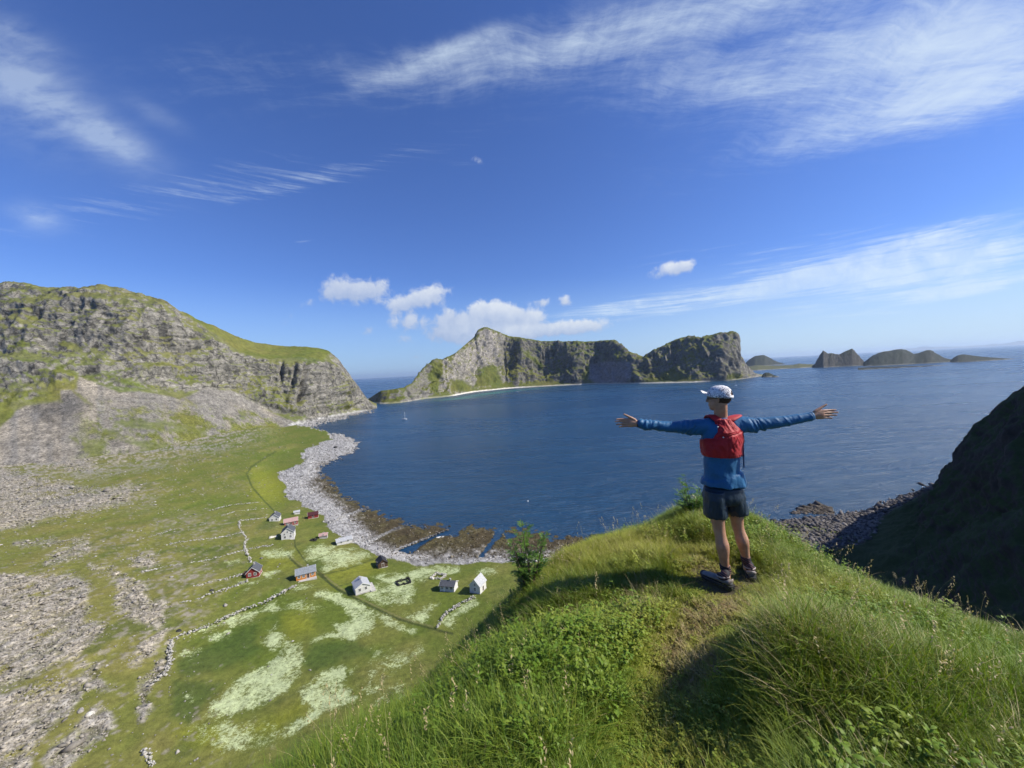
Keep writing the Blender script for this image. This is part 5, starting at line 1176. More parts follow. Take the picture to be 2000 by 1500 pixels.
    k = keep; P = np.stack([x, y, z - .006], 1)[k]
    me = bpy.data.meshes.new('grass'); me.vertices.add(len(P)); me.vertices.foreach_set('co', P.astype(np.float32).ravel())
    a = me.attributes.new('rot', 'FLOAT_VECTOR', 'POINT'); a.data.foreach_set('vector', rot[k].astype(np.float32).ravel())
    a = me.attributes.new('scl', 'FLOAT', 'POINT'); a.data.foreach_set('value', scl[k].astype(np.float32))
    a = me.attributes.new('idx', 'INT', 'POINT'); a.data.foreach_set('value', idx[k].astype(np.int32))
    a = me.attributes.new('tint', 'FLOAT', 'POINT'); a.data.foreach_set('value', tint[k].astype(np.float32))
    me.update(); o = bpy.data.objects.new('grass', me); COL.objects.link(o); tag(o, 'lush uneven grass and herbs covering the sunny knoll', 'grass', kind='stuff')
    ng = bpy.data.node_groups.new('scatter_grass', 'GeometryNodeTree')
    ng.interface.new_socket('Geometry', in_out='INPUT', socket_type='NodeSocketGeometry'); ng.interface.new_socket('Geometry', in_out='OUTPUT', socket_type='NodeSocketGeometry')
    gi = ng.nodes.new('NodeGroupInput'); go = ng.nodes.new('NodeGroupOutput'); ip = ng.nodes.new('GeometryNodeInstanceOnPoints'); ci = ng.nodes.new('GeometryNodeCollectionInfo')
    ci.inputs['Collection'].default_value = tufts; ci.inputs['Separate Children'].default_value = True; ci.inputs['Reset Children'].default_value = True
    def na(name, t):
        n = ng.nodes.new('GeometryNodeInputNamedAttribute'); n.data_type = t; n.inputs[0].default_value = name; return n.outputs[0]
    e2r = ng.nodes.new('FunctionNodeEulerToRotation'); ng.links.new(na('rot', 'FLOAT_VECTOR'), e2r.inputs[0])
    ip.inputs['Pick Instance'].default_value = True
    ng.links.new(gi.outputs[0], ip.inputs['Points']); ng.links.new(ci.outputs[0], ip.inputs['Instance']); ng.links.new(na('idx', 'INT'), ip.inputs['Instance Index'])
    ng.links.new(e2r.outputs[0], ip.inputs['Rotation']); ng.links.new(na('scl', 'FLOAT'), ip.inputs['Scale']); ng.links.new(ip.outputs[0], go.inputs[0])
    md = o.modifiers.new('scatter', 'NODES'); md.node_group = ng
FEET = [tuple(PZ(np.float64(a), np.float64(b), CAM_H - 2.0)[:2]) for a, b in ((1424,1150),(1408,1142),(1392,1135),(1466,1136),(1463,1126),(1460,1119))]
grass_build()

# ---- young leafy tree and flowering herb at the knoll's rim
def knoll_pt(px, py, it=30):
    """point of the knoll surface seen at (px, py)"""
    rr = ray(np.float64(px), np.float64(py)); t = np.linspace(1.0, 9, 900); Q = CAM + rr * t[:, None]; zz = knoll_z(Q[:, 0], Q[:, 1]); k = np.nonzero(Q[:, 2] < zz)[0]
    k = k[0] if len(k) else len(t) - 1; return Q[k]
def leafy_plant(name, base, height, stems, leaves, size, label, cat, seed, spread=.25, mat=None, tint=0.0):
    r = random.Random(seed); root = empty(name, base); tag(root, label, cat)
    V = []; F = []; LV = []; LF = []
    for s in range(stems):
        az = r.uniform(0, 6.28); hh = height * (1 if s == 0 else r.uniform(.5, .95)); pts = []
        for k in range(9):
            t = k / 8; pts.append(Vector((math.cos(az) * spread * height * t ** 1.3 * (0.3 if s == 0 else 1) + .012 * math.sin(5 * t + s), math.sin(az) * spread * height * t ** 1.3 * (0.3 if s == 0 else 1), hh * t)))
        for k, p_ in enumerate(pts):
            rad = .009 * (1 - .8 * k / 8)
            for j in range(6): V.append((p_.x + rad * math.cos(j * 1.047), p_.y + rad * math.sin(j * 1.047), p_.z))
        b = len(V) - 54
        for k in range(8):
            for j in range(6): F.append((b + k * 6 + j, b + k * 6 + (j + 1) % 6, b + (k + 1) * 6 + (j + 1) % 6, b + (k + 1) * 6 + j))
        for q in range(leaves):                      # compound leaves: a rachis with paired leaflets
            t = .15 + .85 * (q + r.random()) / leaves; i = min(7, int(t * 8)); c = pts[i].lerp(pts[i + 1], t * 8 - i)
            a = r.uniform(0, 6.28); el = r.uniform(-.1, .7) ; d = Vector((math.cos(a) * math.cos(el), math.sin(a) * math.cos(el), math.sin(el))); L = size * r.uniform(.7, 1.3) * (1.15 - .5 * t)
            sd_ = d.cross(Vector((0, 0, 1))).normalized(); up = sd_.cross(d)
            for k in range(5):
                cc = c + d * L * (.25 + .18 * k)
                for sg in (-1, 1) if k < 4 else (0,):
                    dd = (d * .45 + sd_ * sg * .9 + up * r.uniform(-.1, .3)).normalized() if sg else d; ll = L * .42 * r.uniform(.8, 1.1); ww = ll * .42; nn = dd.cross(up).normalized()
                    b2 = len(LV)
                    for tt, wf in ((0, .15), (.4, 1), (.75, .75), (1, .08)):
                        for s2 in (-1, 1): LV.append(tuple(cc + dd * ll * tt + nn * s2 * ww * wf / 2 + up * (.1 * ll * (tt - tt * tt) * 2)))
                    for z_ in range(3): LF.append((b2 + 2 * z_, b2 + 2 * z_ + 1, b2 + 2 * z_ + 3, b2 + 2 * z_ + 2))
    mesh_obj('trunk' if cat == 'tree' else 'stem', V, F, M_bark, root, True)
    o = mesh_obj('crown' if cat == 'tree' else 'foliage', LV, LF, M_leaf if mat is None else mat, root, True)
    me = o.data; nv = len(LV); rr = np.random.default_rng(seed)
    a1 = me.attributes.new('along', 'FLOAT', 'POINT'); a1.data.foreach_set('value', np.full(nv, .8, np.float32)); a2 = me.attributes.new('tone', 'FLOAT', 'POINT'); a2.data.foreach_set('value', np.repeat(rr.random(nv // 8 + 1), 8)[:nv].astype(np.float32))
    return root
M_bark = simple_mat('bark', (0.10, 0.075, 0.05), .85, .3, 30, .003)
M_leaf = grass_mat('rowan_leaf', (0.060, 0.135, 0.018), (0.125, 0.215, 0.028), (0.17, 0.22, 0.03), (0.2, 0.16, 0.07))
b0 = knoll_pt(1036, 1165); leafy_plant('sapling', b0 - np.array([0, 0, .10]), .92, 10, 25, .100, 'young leafy sapling rising from the rim of the knoll over the shore', 'tree', 5, .20)
b1 = knoll_pt(1350, 1010); leafy_plant('wild_angelica', b1 - np.array([0, 0, .05]), .60, 8, 16, .12, 'bushy wild herb with a cream flower head behind the standing man', 'plant', 9, .26)
root = bpy.data.objects['wild_angelica']
bm = bmesh.new(); rr = random.Random(3)
for k in range(60):
    a, q = rr.uniform(0, 6.28), math.sqrt(rr.random()) * .032; m_ = Matrix.Translation((q * math.cos(a), q * math.sin(a), .03 * (1 - (q / .034) ** 2) + rr.uniform(-.003, .003))); bmesh.ops.create_icosphere(bm, subdivisions=1, radius=.006, matrix=m_)
cyl_bm(bm, 0, 0, -.22, .005, .003, .003, 6)
o = bobj('flower_head', bm, simple_mat('cream_petals', (0.72, 0.70, 0.50), .7), root); o.location = Vector((PD(np.float64(1353), np.float64(972), np.float64(b1[1] - .1)) - np.array(root.location)).tolist())

# tall grass stalks with drooping heads on the right rim
def stalk(px, py, h, lean_, az, seed, label):
    rr = random.Random(seed); b = knoll_pt(px, py); root = empty('grass_stalk', b - np.array([0, 0, .02])); tag(root, label, 'grass stalk', 'tall grass stalks on the rim of the knoll')
    V = []; F = []; pts = []
    for k in range(13):
        t = k / 12; pts.append(Vector((math.cos(az) * lean_ * h * t ** 2.2, math.sin(az) * lean_ * h * t ** 2.2, h * (t - .10 * lean_ * t ** 4))))
    for k, p_ in enumerate(pts):
        rad = .0022 * (1 - .55 * k / 12)
        for j in range(5): V.append((p_.x + rad * math.cos(j * 1.2566), p_.y + rad * math.sin(j * 1.2566), p_.z))
    for k in range(12):
        for j in range(5): F.append((k * 5 + j, k * 5 + (j + 1) % 5, (k + 1) * 5 + (j + 1) % 5, (k + 1) * 5 + j))
    mesh_obj('stem', V, F, M_straw, root, True); V = []; F = []
    for q in range(34):
        t = .72 + .28 * q / 34; i = min(11, int(t * 12)); c = pts[i].lerp(pts[i + 1], t * 12 - i); a = rr.uniform(0, 6.28); d = Vector((math.cos(a) * .7, math.sin(a) * .7, rr.uniform(-.5, .6))).normalized(); L = .022 * (1.4 - t) * 2.2
        s = d.cross(Vector((0, 0, 1))).normalized(); b2 = len(V); c2 = c + d * L * .4
        for tt, wf in ((0, .1), (.5, 1), (1, .1)):
            for sg in (-1, 1): V.append(tuple(c2 + d * L * tt + s * sg * .0045 * wf))
        F += [(b2, b2 + 1, b2 + 3, b2 + 2), (b2 + 2, b2 + 3, b2 + 5, b2 + 4)]
    mesh_obj('seed_head', V, F, M_straw, root)
M_straw = simple_mat('straw', (0.36, 0.31, 0.17), .7, .2, 40)
stalk(1752, 1150, .40, .18, 1.7, 1, 'tallest pale grass stalk against the dark ravine'); stalk(1766, 1152, .30, .15, .9, 2, 'shorter pale stalk beside the tallest one against the ravine'); stalk(1788, 1165, .28, .5, 0.2, 3, 'pale stalk bending toward the cliff, next to the tallest pair')
stalk(1830, 1185, .24, .7, .1, 4, 'drooping grass stalk with feathery head at the middle of the rim'); stalk(1862, 1200, .26, .6, .2, 5, 'drooping feathery stalk lower on the rim, over the dark ravine'); stalk(1690, 1130, .22, .3, 2.6, 6, 'small upright stalk at the upper end of the rim')
stalk(1245, 1020, .22, .15, 1.0, 7, 'fine upright stalk on the crest above the blue bay'); stalk(1258, 1018, .15, .3, .5, 8, 'short fine stalk beside the upright one on the crest')
stalk(1955, 1240, .20, .4, .6, 9, 'short stalk at the lowest end of the rim'); stalk(1640, 1105, .16, .4, 2.0, 10, 'tiny stalk on the rim near the cove boulders')
# ================================================================== PERSON
GZ = CAM_H - 2.0
PB = Vector(PZ(np.float64(1438), np.float64(1143), GZ).tolist())
person = empty('person', PB); tag(person, 'man in patterned cap, red vest pack and blue shirt standing with arms spread wide', 'person')
def PP(px, py, D): return Vector(PD(np.float64(px), np.float64(py), np.float64(D)).tolist()) - PB
FAZ = R(6)
FR = Vector((math.cos(FAZ), -math.sin(FAZ), 0)); FF = Vector((math.sin(FAZ), math.cos(FAZ), 0)); FU = Vector((0, 0, 1))
def tube(V, F, pts, rads, side=FR, n=20, samples=0):
    """closed tube through points; rads are (along side, across side)"""
    pts = [Vector(p) for p in pts]; rads = [r if isinstance(r, tuple) else (r, r) for r in rads]
    if samples:      # Catmull-Rom resample
        P2 = []; R2 = []; m = len(pts)
        for i in range(m - 1):
            p0, p1, p2, p3 = pts[max(0, i-1)], pts[i], pts[i+1], pts[min(m-1, i+2)]
            q0, q1, q2, q3 = [np.array(rads[j]) for j in (max(0, i-1), i, i+1, min(m-1, i+2))]
            for k in range(samples):
                t = k / samples; f = lambda a, b, c, d: a*(-.5*t**3+t*t-.5*t) + b*(1.5*t**3-2.5*t*t+1) + c*(-1.5*t**3+2*t*t+.5*t) + d*(.5*t**3-.5*t*t)
                P2.append(f(p0, p1, p2, p3)); R2.append(tuple(np.maximum(f(q0, q1, q2, q3), .001)))
        P2.append(pts[-1]); R2.append(rads[-1]); pts, rads = P2, R2
    b = len(V)
    for i, p in enumerate(pts):
        t = (pts[min(len(pts)-1, i+1)] - pts[max(0, i-1)]).normalized(); s = (side - t * side.dot(t)).normalized(); u = t.cross(s)
        for j in range(n): a = 2 * math.pi * j / n; V.append(tuple(p + s * math.cos(a) * rads[i][0] + u * math.sin(a) * rads[i][1]))
    for i in range(len(pts) - 1):
        for j in range(n): k = (j + 1) % n; F.append((b + i*n + j, b + i*n + k, b + (i+1)*n + k, b + (i+1)*n + j))
    F.append(tuple(b + j for j in range(n))[::-1]); F.append(tuple(b + (len(pts)-1)*n + j for j in range(n)))
def ball(V, F, c, r, ax=None):
    """ellipsoid; r=(along FR,along FF,along up) or rotated axes"""
    A = ax or (FR, FF, FU); n = 20; m = 14; b = len(V); c = Vector(c)
    for i in range(m + 1):
        th = math.pi * i / m
        for j in range(n):
            ph = 2 * math.pi * j / n; st = max(math.sin(th), .02); V.append(tuple(c + A[0] * r[0] * st * math.cos(ph) + A[1] * r[1] * st * math.sin(ph) + A[2] * r[2] * math.cos(th)))
    for i in range(m):
        for j in range(n): k = (j + 1) % n; F.append((b + i*n + j, b + (i+1)*n + j, b + (i+1)*n + k, b + i*n + k))
    F.append(tuple(b + j for j in range(n))); F.append(tuple(b + m*n + j for j in range(n))[::-1])
def fuse(V, F, voxel, smooth_it=4, fac=.5):
    me = bpy.data.meshes.new('fuse_tmp'); me.from_pydata(V, [], F); me.update()
    bm = bmesh.new(); bm.from_mesh(me); bmesh.ops.recalc_face_normals(bm, faces=bm.faces); bm.to_mesh(me); bm.free()
    o = bpy.data.objects.new('fuse_tmp', me); COL.objects.link(o)
    md = o.modifiers.new('r', 'REMESH'); md.mode = 'VOXEL'; md.voxel_size = voxel
    ms = o.modifiers.new('s', 'SMOOTH'); ms.iterations = smooth_it; ms.factor = fac
    dg = bpy.context.evaluated_depsgraph_get(); ev = o.evaluated_get(dg); m2 = bpy.data.meshes.new_from_object(ev)
    COL.objects.unlink(o); bpy.data.objects.remove(o)
    co = np.empty(len(m2.vertices) * 3, np.float32); m2.vertices.foreach_get('co', co); nn = np.empty(len(m2.vertices) * 3, np.float32); m2.vertices.foreach_get('normal', nn)
    return m2, co.reshape(-1, 3).astype(float), nn.reshape(-1, 3).astype(float)
def put(name, me, co, mat, parent=None, attrs=None):
    me.name = name; me.vertices.foreach_set('co', co.astype(np.float32).ravel()); me.update(); me.materials.clear(); me.materials.append(mat); me.shade_smooth()
    if attrs:
        for k, a in attrs.items(): at = me.attributes.new(k, 'FLOAT', 'POINT'); at.data.foreach_set('value', a.astype(np.float32))
    o = bpy.data.objects.new(name, me); COL.objects.link(o); o.parent = parent or person; return o
# joints
J = dict(pel=PP(1413,968,3.44), waist=PP(1410,922,3.44), chest=PP(1409,868,3.44), neckb=PP(1408,822,3.45), hipL=PP(1396,975,3.41), hipR=PP(1432,971,3.44),
         knL=PP(1405,1036,3.39), knR=PP(1441,1028,3.46), anL=PP(1418,1118,3.38), anR=PP(1460,1102,3.46),
         shL=PP(1373,832,3.47), shR=PP(1446,829,3.42), elL=PP(1311,833,3.49), elR=PP(1516,824,3.35), wrL=PP(1249,828,3.52), wrR=PP(1586,813,3.30))
# ---- body
V, F = [], []
tube(V, F, [J['pel'] - FU*.06, J['pel'], J['waist'], J['chest'], J['chest'] + FU*.12, J['neckb'] + FU*.01], [(.13,.09), (.148,.10), (.128,.09), (.140,.10), (.14,.09), (.072,.06)], samples=4, n=28)
HS = .92
HC = PP(1404, 779, 3.43); HAZ = R(-48); HF = Vector((math.sin(HAZ), math.cos(HAZ), 0)); HR = Vector((math.cos(HAZ), -math.sin(HAZ), 0)); HU = Vector((0, 0, 1))
HF2 = (HF + HU * -.06).normalized()
tube(V, F, [J['neckb'] - FU*.05, J['neckb'] + FU*.035, HC - HU*.055 - HF*.012, HC - HU*.01 - HF*.014], [(.068,.062), (.056,.056), (.054,.057), (.054,.060)], samples=4)
_h0 = len(V)
ball(V, F, HC + HU*.035 - HF*.012, (.076,.098,.092), (HR, HF, HU)); ball(V, F, HC - HU*.035 + HF*.022, (.062,.070,.078), (HR, HF, HU)); ball(V, F, HC - HU*.088 + HF*.062, (.030,.026,.024), (HR, HF, HU))
ball(V, F, HC - HU*.015 + HF*.058, (.052,.034,.052), (HR, HF, HU))
tube(V, F, [HC + HU*.018 + HF*.088, HC - HU*.008 + HF*.106, HC - HU*.024 + HF*.112, HC - HU*.032 + HF*.090], [(.009,.009), (.011,.011), (.014,.010), (.012,.006)], side=HR, n=10)
for s in (-1, 1):
    ball(V, F, HC - HU*.004 + HR*s*.077 - HF*.004, (.009,.019,.030), (HR, (HF - HU*.2).normalized(), (HU + HF*.2).normalized())); ball(V, F, HC + HU*.012 + HR*s*.079 - HF*.014, (.006,.010,.018), (HR, HF, HU))
    ball(V, F, HC + HR*s*.036 + HF*.062 - HU*.012, (.022,.020,.018), (HR, HF, HU))
ball(V, F, HC - HU*.056 + HF*.088, (.022,.010,.006), (HR, HF, HU)); ball(V, F, HC - HU*.067 + HF*.084, (.020,.012,.006), (HR, HF, HU))
for _i in range(_h0, len(V)): V[_i] = tuple(HC + (Vector(V[_i]) - HC) * HS)
for s, sh, el, wr in ((-1, 'shL', 'elL', 'wrL'), (1, 'shR', 'elR', 'wrR')):
    a, b, c = J[sh], J[el], J[wr]
    tube(V, F, [a - (b - a) * .25, a, a.lerp(b, .45), b, b.lerp(c, .35), c], [.055, .050, .041, .034, .032, (.025, .021)], samples=4, side=FU)
for s, h, k, a in ((-1, 'hipL', 'knL', 'anL'), (1, 'hipR', 'knR', 'anR')):
    h, k, a = J[h], J[k], J[a]; bk = -FF
    tube(V, F, [h + FU*.05, h - FU*.04, h.lerp(k, .45), h.lerp(k, .82), k, k.lerp(a, .16) + bk*.006, k.lerp(a, .36) + bk*.016, k.lerp(a, .62) + bk*.006, k.lerp(a, .85), a, a - FU*.05],
         [(.078,.085), (.086,.088), (.070,.074), (.053,.056), (.049,.052), (.047,.051), (.054,.059), (.042,.045), (.034,.038), (.034,.040), (.034,.044)], samples=4, n=24)
def hand(wr, el, s, tips, thumb, palm_c):
    d = (wr - el).normalized(); palm = palm_c; up = (FU - d * FU.dot(d)).normalized()
    tube(V, F, [wr - d*.01, wr.lerp(palm, .45), palm, palm.lerp(tips[1], .18)], [(.025,.020), (.032,.018), (.041,.0165), (.040,.013)], side=up, samples=3, n=18)
    for i, t in enumerate(tips):
        off = (1.5 - i) * .0205; base = palm + d*.030 + up*off; mid = base.lerp(t, .5) + Vector((-FF)) * -.012; L = [base - d*.02, base, base.lerp(t, .36) + FF*.007, base.lerp(t, .70) + FF*.008, t]
        tube(V, F, L, [.0095, .0098, .0088, .0080, .0062], side=up, n=10, samples=2)
    tb = palm - d*.045 + up*.022
    tube(V, F, [tb - d*.01 - up*.01, tb + up*.012 + d*.012, tb.lerp(thumb, .55) + up*.004, thumb], [.015, .0145, .0108, .0078], side=FF, n=10, samples=2)
pL = PP(1231, 826, 3.53); pR = PP(1602, 810, 3.29)
hand(J['wrL'], J['elL'], -1, [PP(1203,819,3.55), PP(1200.5,823.5,3.565), PP(1203,829,3.57), PP(1209,834,3.57)], PP(1217.5,808.5,3.53), pL)
hand(J['wrR'], J['elR'], 1, [PP(1634,800.5,3.28), PP(1638,805.5,3.27), PP(1635.5,811,3.265), PP(1626.5,817,3.265)], PP(1615,789.5,3.29), pR)
me, co, nn = fuse(V, F, .0042, 3)
M_skin, nt, b, out = new_mat('skin'); t_ = nt.nodes.new('ShaderNodeTexCoord'); n1 = noise_n(nt, t_.outputs['Object'], 14, 5, .6); n2 = noise_n(nt, t_.outputs['Object'], 160, 3, .6)
nt.links.new(mixc(nt, n1.step(.35, .68), (0.36, 0.185, 0.105), (0.46, 0.255, 0.155)), b.inputs['Base Color']); b.inputs['Roughness'].default_value = .52; b.inputs['Subsurface Weight'].default_value = .12; b.inputs['Subsurface Scale'].default_value = .02; b.inputs['Subsurface Radius'].default_value = (1, .35, .15)
nt.links.new(bump_n(nt, n2, .0015), b.inputs['Normal'])
put('body', me, co, M_skin)

def fabric(name, col, rough=.55, sheen=.1, spec=.35, weave=900, var=.12):
    m, nt, b, out = new_mat(name); t = nt.nodes.new('ShaderNodeTexCoord'); n = noise_n(nt, t.outputs['Object'], 9, 5, .6); n2 = noise_n(nt, t.outputs['Object'], 60, 4, .6)
    nt.links.new(mixc(nt, n.step(.3, .7), tuple(c * (1 - var) for c in col), tuple(c * (1 + var) for c in col)), b.inputs['Base Color'])
    b.inputs['Roughness'].default_value = rough; b.inputs['Specular IOR Level'].default_value = spec; b.inputs['Sheen Weight'].default_value = sheen
    nt.links.new(bump_n(nt, n2, .0025), b.inputs['Normal']); return m
M_shirt = fabric('blue_shirt_cloth', (0.008, 0.100, 0.225), .55); M_vest = fabric('red_vest_cloth', (0.36, 0.010, 0.016), .58, .08, .3); M_short = fabric('dark_shorts_cloth', (0.010, 0.024, 0.040), .45, .03, .4)
M_black = fabric('black_cloth', (0.015, 0.015, 0.02), .7); M_trim = fabric('navy_trim', (0.02, 0.04, 0.14), .6)
TR_ = [(.190,.148), (.174,.138), (.146,.118), (.150,.122), (.160,.126), (.158,.114), (.110,.088), (.062,.064)]
# ---- shirt: torso and long sleeves
V, F = [], []
hem = PP(1413, 946, 3.44)
tube(V, F, [hem, hem + FU*.07, J['waist'] + FU*.02, J['chest'] - FU*.06, J['chest'] + FU*.03, J['chest'] + FU*.12, J['neckb'] - FU*.035, J['neckb'] + FU*.018],
     TR_, samples=5, n=40)
for sh, el, wr, e in (('shL', 'elL', 'wrL', 1.03), ('shR', 'elR', 'wrR', .985)):
    a, b_, c = J[sh], J[el], J[wr]; d = (c - b_).normalized()
    tube(V, F, [a - (b_ - a) * .42 - FU*.03, a - FU*.004, a.lerp(b_, .35) - FU*.012, a.lerp(b_, .7) - FU*.006, b_ - FU*.004, b_.lerp(c, .4) - FU*.006, b_.lerp(c, e)],
         [(.082,.076), (.075,.070), (.060,.057), (.051,.049), (.048,.046), (.043,.041), (.036,.033)], side=FU, samples=5, n=24)
me, co, nn = fuse(V, F, .0062, 9)
W = co + np.array(PB)
def dline3(co, a, b):
    a, b = np.array(a), np.array(b); t = np.clip(((co - a) @ (b - a)) / ((b - a) @ (b - a)), 0, 1); return t, np.linalg.norm(co - a - t[:, None] * (b - a), axis=1)
aX = (co @ np.array(FR)); up_ = co[:, 2]
arm = np.zeros(len(co)); ph = np.zeros(len(co))
rest = np.array(J['chest']) @ np.array(FR)
dx_ = aX - rest; arm = smooth(np.abs(dx_), .17, .24)
q = np.stack([dx_ * 26 + up_ * np.sign(dx_) * 14, co @ np.array(FF) * 9, up_ * 8], 1)
am_ = .45 + 1.1 * smooth(vnoise(q * .22 + 9, 705), -.3, .5); wr_arm = (fbm(q, 4, 701, .55, True) * .009 + fbm(q * np.array([.55, .9, .9]), 3, 702, .5, True) * .009) * am_
q2 = np.stack([dx_ * 11 - up_ * 3, co @ np.array(FF) * 9, up_ * 4 + dx_ * 6], 1)
wr_body = fbm(q2, 3, 703, .5, True) * .009 + fbm(co * 30, 2, 704) * .0015
co2 = co + nn * (arm * wr_arm + (1 - arm) * wr_body)[:, None]
hemw = smooth(np.array(hem)[2] + .05 - co2[:, 2], 0, .05) * (1 - arm); co2 += nn * (hemw * (.004 * np.sin(np.arctan2((co @ np.array(FF)) - np.array(J['pel']) @ np.array(FF), dx_) * 7)))[:, None]
shirt = put('shirt', me, co2, M_shirt)
V, F = [], []; tube(V, F, [J['neckb'] + FU*.006, J['neckb'] + FU*.034], [(.070,.072), (.060,.062)], n=28); mesh_obj('collar', V, F, M_trim, shirt, True)
for wr, el, e, r_ in (('wrL', 'elL', 1.045, .036), ('wrR', 'elR', 1.0, .037)):
    a, b_ = J[el], J[wr]; V, F = [], []; tube(V, F, [a.lerp(b_, e - .03), a.lerp(b_, e), a.lerp(b_, e + .035)], [(r_, r_ * .9), (r_ * .98, r_ * .86), (r_ * .9, r_ * .8)], side=FU, n=20); mesh_obj('cuff', V, F, M_black if wr == 'wrL' else M_shirt, shirt, True)
# ---- shorts
V, F = [], []
pc = J['pel']
tube(V, F, [pc - FU*.055, pc - FU*.01, pc + FU*.05, pc + FU*.12], [(.145,.12), (.176,.134), (.168,.130), (.158,.12)], samples=4, n=32)
for h, k, e, xo in (('hipL', 'knL', PP(1398, 1008, 3.41), -.012), ('hipR', 'knR', PP(1439, 1002, 3.46), .010)):
    h = J[h]; tube(V, F, [h + FU*.085, h - FU*.01, h.lerp(e, .5), e + FU*.02, e], [(.084,.106), (.088,.110), (.092,.108), (.093,.104), (.090,.100)], samples=4, n=28)
me, co, nn = fuse(V, F, .0058, 8)
q = np.stack([co @ np.array(FR) * 13, co @ np.array(FF) * 10, co[:, 2] * 3.0 + (co @ np.array(FR)) * 5], 1)
topw = 1 - smooth(co[:, 2], pc.z - .01, pc.z + .06) * .9
co = co + nn * (topw * (fbm(q, 4, 711, .5, True) * .0065 + fbm(co * 22, 3, 712, .5, True) * .004))[:, None]
co -= nn * (smooth(co[:, 2], pc.z + .075, pc.z + .11) * .02)[:, None]; put('shorts', me, co, M_short)
# ---- vest pack: shell around the torso following its section
tz = [hem, hem + FU*.07, J['waist'] + FU*.02, J['chest'] - FU*.06, J['chest'] + FU*.03, J['chest'] + FU*.12, J['neckb'] - FU*.035, J['neckb'] + FU*.018]
tr_ = TR_
zt = [p.z for p in tz]
def sect(z):
    c = Vector([np.interp(z, zt, [p[k] for p in tz]) for k in range(3)]); return c, np.interp(z, zt, [r_[0] for r_ in tr_]), np.interp(z, zt, [r_[1] for r_ in tr_])
zb = PP(1409, 896, 3.3).z; ztop = PP(1409, 811, 3.3).z
nz, nph = 64, 120
# left / right angular limits (degrees from the spine, negative = his left) against height fraction
lf = [0, .28, .36, .44, .60, .78, .92, 1.0]; Ll = [-150, -150, -112, -40, -27, -30, -44, -50]; Rl = [150, 150, 112, 74, 66, 60, 58, 58]
G = []
for i in range(nz):
    f = i / (nz - 1); z = zb + (ztop - zb) * f; c, ra, rb = sect(z); l0, r0 = np.interp(f, lf, Ll), np.interp(f, lf, Rl); row = []
    for j in range(nph):
        g = j / (nph - 1); a = R(l0 + (r0 - l0) * g); edge = min(g, 1 - g)
        bulge = .012 * math.exp(-((math.degrees(a) - 6) / 42) ** 2) * math.sin(math.pi * min(1, f * .95 + .1)) ** .7
        off = .009 + bulge * 1.25 + .006 * smooth(np.array([edge]), 0, .04)[0] - .004 * (f < .04 or f > .97)
        row.append(c + FR * math.sin(a) * (ra + off) - FF * math.cos(a) * (rb + off) )
    G.append(row)
G = np.array([[tuple(p) for p in r_] for r_ in G])
N = grid_normals(G); cc = np.array(J['chest']); N *= np.sign(((G - cc) * N).sum(2, keepdims=True))
Pf = G.reshape(-1, 3); q = np.stack([Pf @ np.array(FR) * 15 + Pf[:, 2] * 7, Pf @ np.array(FF) * 12, Pf[:, 2] * 6 - Pf @ np.array(FR) * 5], 1)
fl = fbm(q * np.array([1.3, 1.0, .55]), 4, 721, .5, True) * .0125 + fbm(Pf * 45, 3, 722) * .002
fr_ = np.repeat(np.linspace(0, 1, nz)[:, None], nph, 1).ravel(); aa_ = np.array([np.interp(f, lf, Ll) + (np.interp(f, lf, Rl) - np.interp(f, lf, Ll)) * g for f in np.linspace(0, 1, nz) for g in np.linspace(0, 1, nph)])
seam = -.010 * np.exp(-((fr_ - .52 - .0012 * aa_) / .022) ** 2) * (np.abs(aa_ - 12) < 40) - .006 * np.exp(-((aa_ + 2) / 2.2) ** 2) * (fr_ < .55)
pocket = .010 * smooth(fr_, .48, .40) * smooth(45 - np.abs(aa_ - 8), 0, 8) if False else 0
Pf = Pf + N.reshape(-1, 3) * (fl + seam)[:, None]
inner = Pf - N.reshape(-1, 3) * .010; Fg = grid_faces(nz, nph); nv = len(Pf); faces = [tuple(f) for f in Fg] + [tuple((f + nv)[::-1]) for f in Fg]
rim = [i * nph for i in range(nz)] + [(nz - 1) * nph + j for j in range(1, nph)] + [i * nph + nph - 1 for i in range(nz - 2, -1, -1)] + [j for j in range(nph - 2, 0, -1)]
for k in range(len(rim)): a, b_ = rim[k], rim[(k + 1) % len(rim)]; faces.append((a, b_, b_ + nv, a + nv))
vest = mesh_obj('vest_pack', np.concatenate([Pf, inner]), faces, M_vest, person, True)
for sgn, px0 in ((-1, 1389), (1, 1441)):
    V, F = [], []; s0 = Vector(G[-1][14 if sgn < 0 else -15].tolist()); sh_top = PP(px0, 808, 3.45)
    tube(V, F, [s0 - FU*.05, s0 - FU*.004, sh_top - FU*.018, sh_top + FF*.09 - FU*.06, J['chest'] + FR*sgn*.09 + FF*.140 + FU*.02, J['chest'] + FR*sgn*.10 + FF*.132 - FU*.10], [(.034,.010), (.036,.012), (.036,.012), (.036,.010), (.036,.010), (.034,.010)], samples=4, n=14)
    mesh_obj('shoulder_strap', V, F, M_vest, vest, True)
V, F = [], []; c0, ra, rb = sect(zb + .02)
tube(V, F, [c0 + FR*(ra+.014)*math.sin(R(a)) - FF*(rb+.014)*math.cos(R(a)) for a in range(140, 224, 12)], [(.03,.008)] * 7, side=FU, n=10); mesh_obj('front_belt', V, F, M_vest, vest, True)
